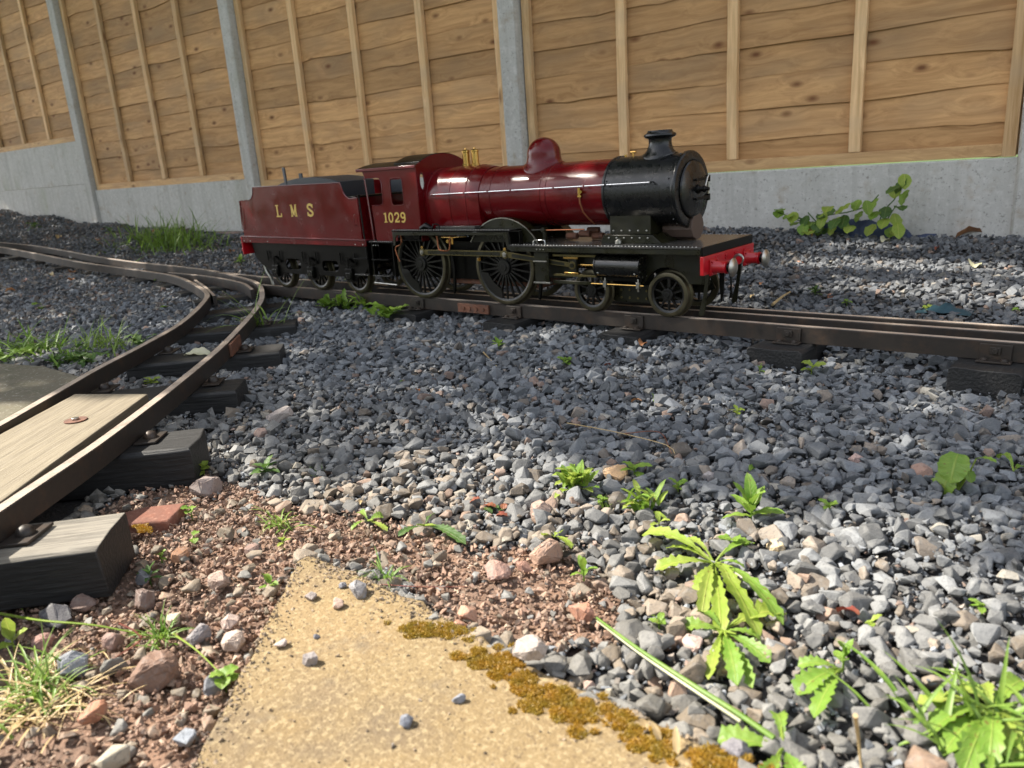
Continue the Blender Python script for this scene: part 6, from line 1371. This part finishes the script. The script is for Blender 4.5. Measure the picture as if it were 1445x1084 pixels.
def crown(n, hx, lo, hi, region, name, parent, seed, leafsize=.05):
    g = np.random.default_rng(seed); gx = g.uniform(region[0], region[1], n); gy = g.uniform(region[2], region[3], n)
    h = g.uniform(lo, hi, n); k = shade_wanted(gx, gy); gx, gy, h = gx[k], gy[k], h[k]; n = len(gx)
    t = h / S.z; P = np.stack([gx + S.x * t, gy + S.y * t, h], 1)
    ok = P[:, 2] > .275 * np.hypot(P[:, 0], P[:, 1]) + .45; P = P[ok]; n = len(P)
    R = rots(n, .8, g); q = np.array([[-.5, 0, 0], [0, -.32, .05], [.5, 0, 0], [0, .32, .05]]) * leafsize
    V = np.einsum('nij,vj->nvi', R, q) * g.uniform(.7, 1.3, (n, 1, 1)) + P[:, None]
    me = bpy.data.meshes.new(name); me.from_pydata(V.reshape(-1, 3).tolist(), [], np.arange(n * 4).reshape(n, 4).tolist())
    return link(name, me, 'canopy', parent, False)
tree = thing('overhanging_tree', 'leafy tree standing left of the camera whose crown shades the track', 'tree', (-7.5, -3.2, -.3))
tree2 = tree
crown(34000, 0, 2.9, 3.9, (-11.5, 1.2, .5, 3.3), 'crown', tree, 5, .10)
crown(48000, 0, 3.3, 4.3, (-11.5, 1.2, 2.6, 5.4), 'crown', tree, 6, .12)
m = MB(); m.tube([(-7.5, -3.2, -.4), (-7.4, -3.0, 1.0), (-7.1, -2.6, 2.2), (-6.4, -1.9, 3.2), (-5.4, -1.0, 3.8)], [.16, .13, .11, .08, .05], 12); trk = m.build('trunk', 'bark', tree)
for e in ((-3.2, .2, 3.9), (-4.6, .9, 4.2), (-6.5, .5, 4.0)):
    m = MB(); m.tube([(-6.6, -2.1, 3.0), ((-6.6 + e[0]) / 2, (-2.1 + e[1]) / 2, 3.7), e], [.05, .035, .012], 8); m.build('limb', 'bark', trk)

# added, unseen dark hedge behind the camera, to darken the locomotive's reflections
hd = thing('added_hedge', 'unseen tall dark hedge added behind the camera to darken reflections', 'hedge', (-1, -5, -.35))
g = np.random.default_rng(77); n = 26000
P = np.stack([g.uniform(-13, 9, n), -4.6 - np.abs(g.normal(0, .5, n)), g.uniform(-.3, 2.7, n)], 1); P[:, 2] = np.minimum(P[:, 2], 2.3 + .35 * np.sin(P[:, 0] * 1.3) + .2 * np.sin(P[:, 0] * 3.1))
R_ = rots(n, 1.2, g); q = np.array([[-.5, 0, 0], [0, -.32, .05], [.5, 0, 0], [0, .32, .05]]) * .13
V = np.einsum('nij,vj->nvi', R_, q) * g.uniform(.7, 1.3, (n, 1, 1)) + P[:, None]
me = bpy.data.meshes.new('foliage'); me.from_pydata(V.reshape(-1, 3).tolist(), [], np.arange(n * 4).reshape(n, 4).tolist()); link('foliage', me, 'canopy', hd, False)
for k in range(9):
    m = MB(); x = -12 + k * 2.5; m.tube([(x, -5.3, -.4), (x + .1, -5.3, 1.0), (x - .1, -5.4, 2.2)], [.05, .04, .02], 8); m.build('trunk', 'bark', hd)
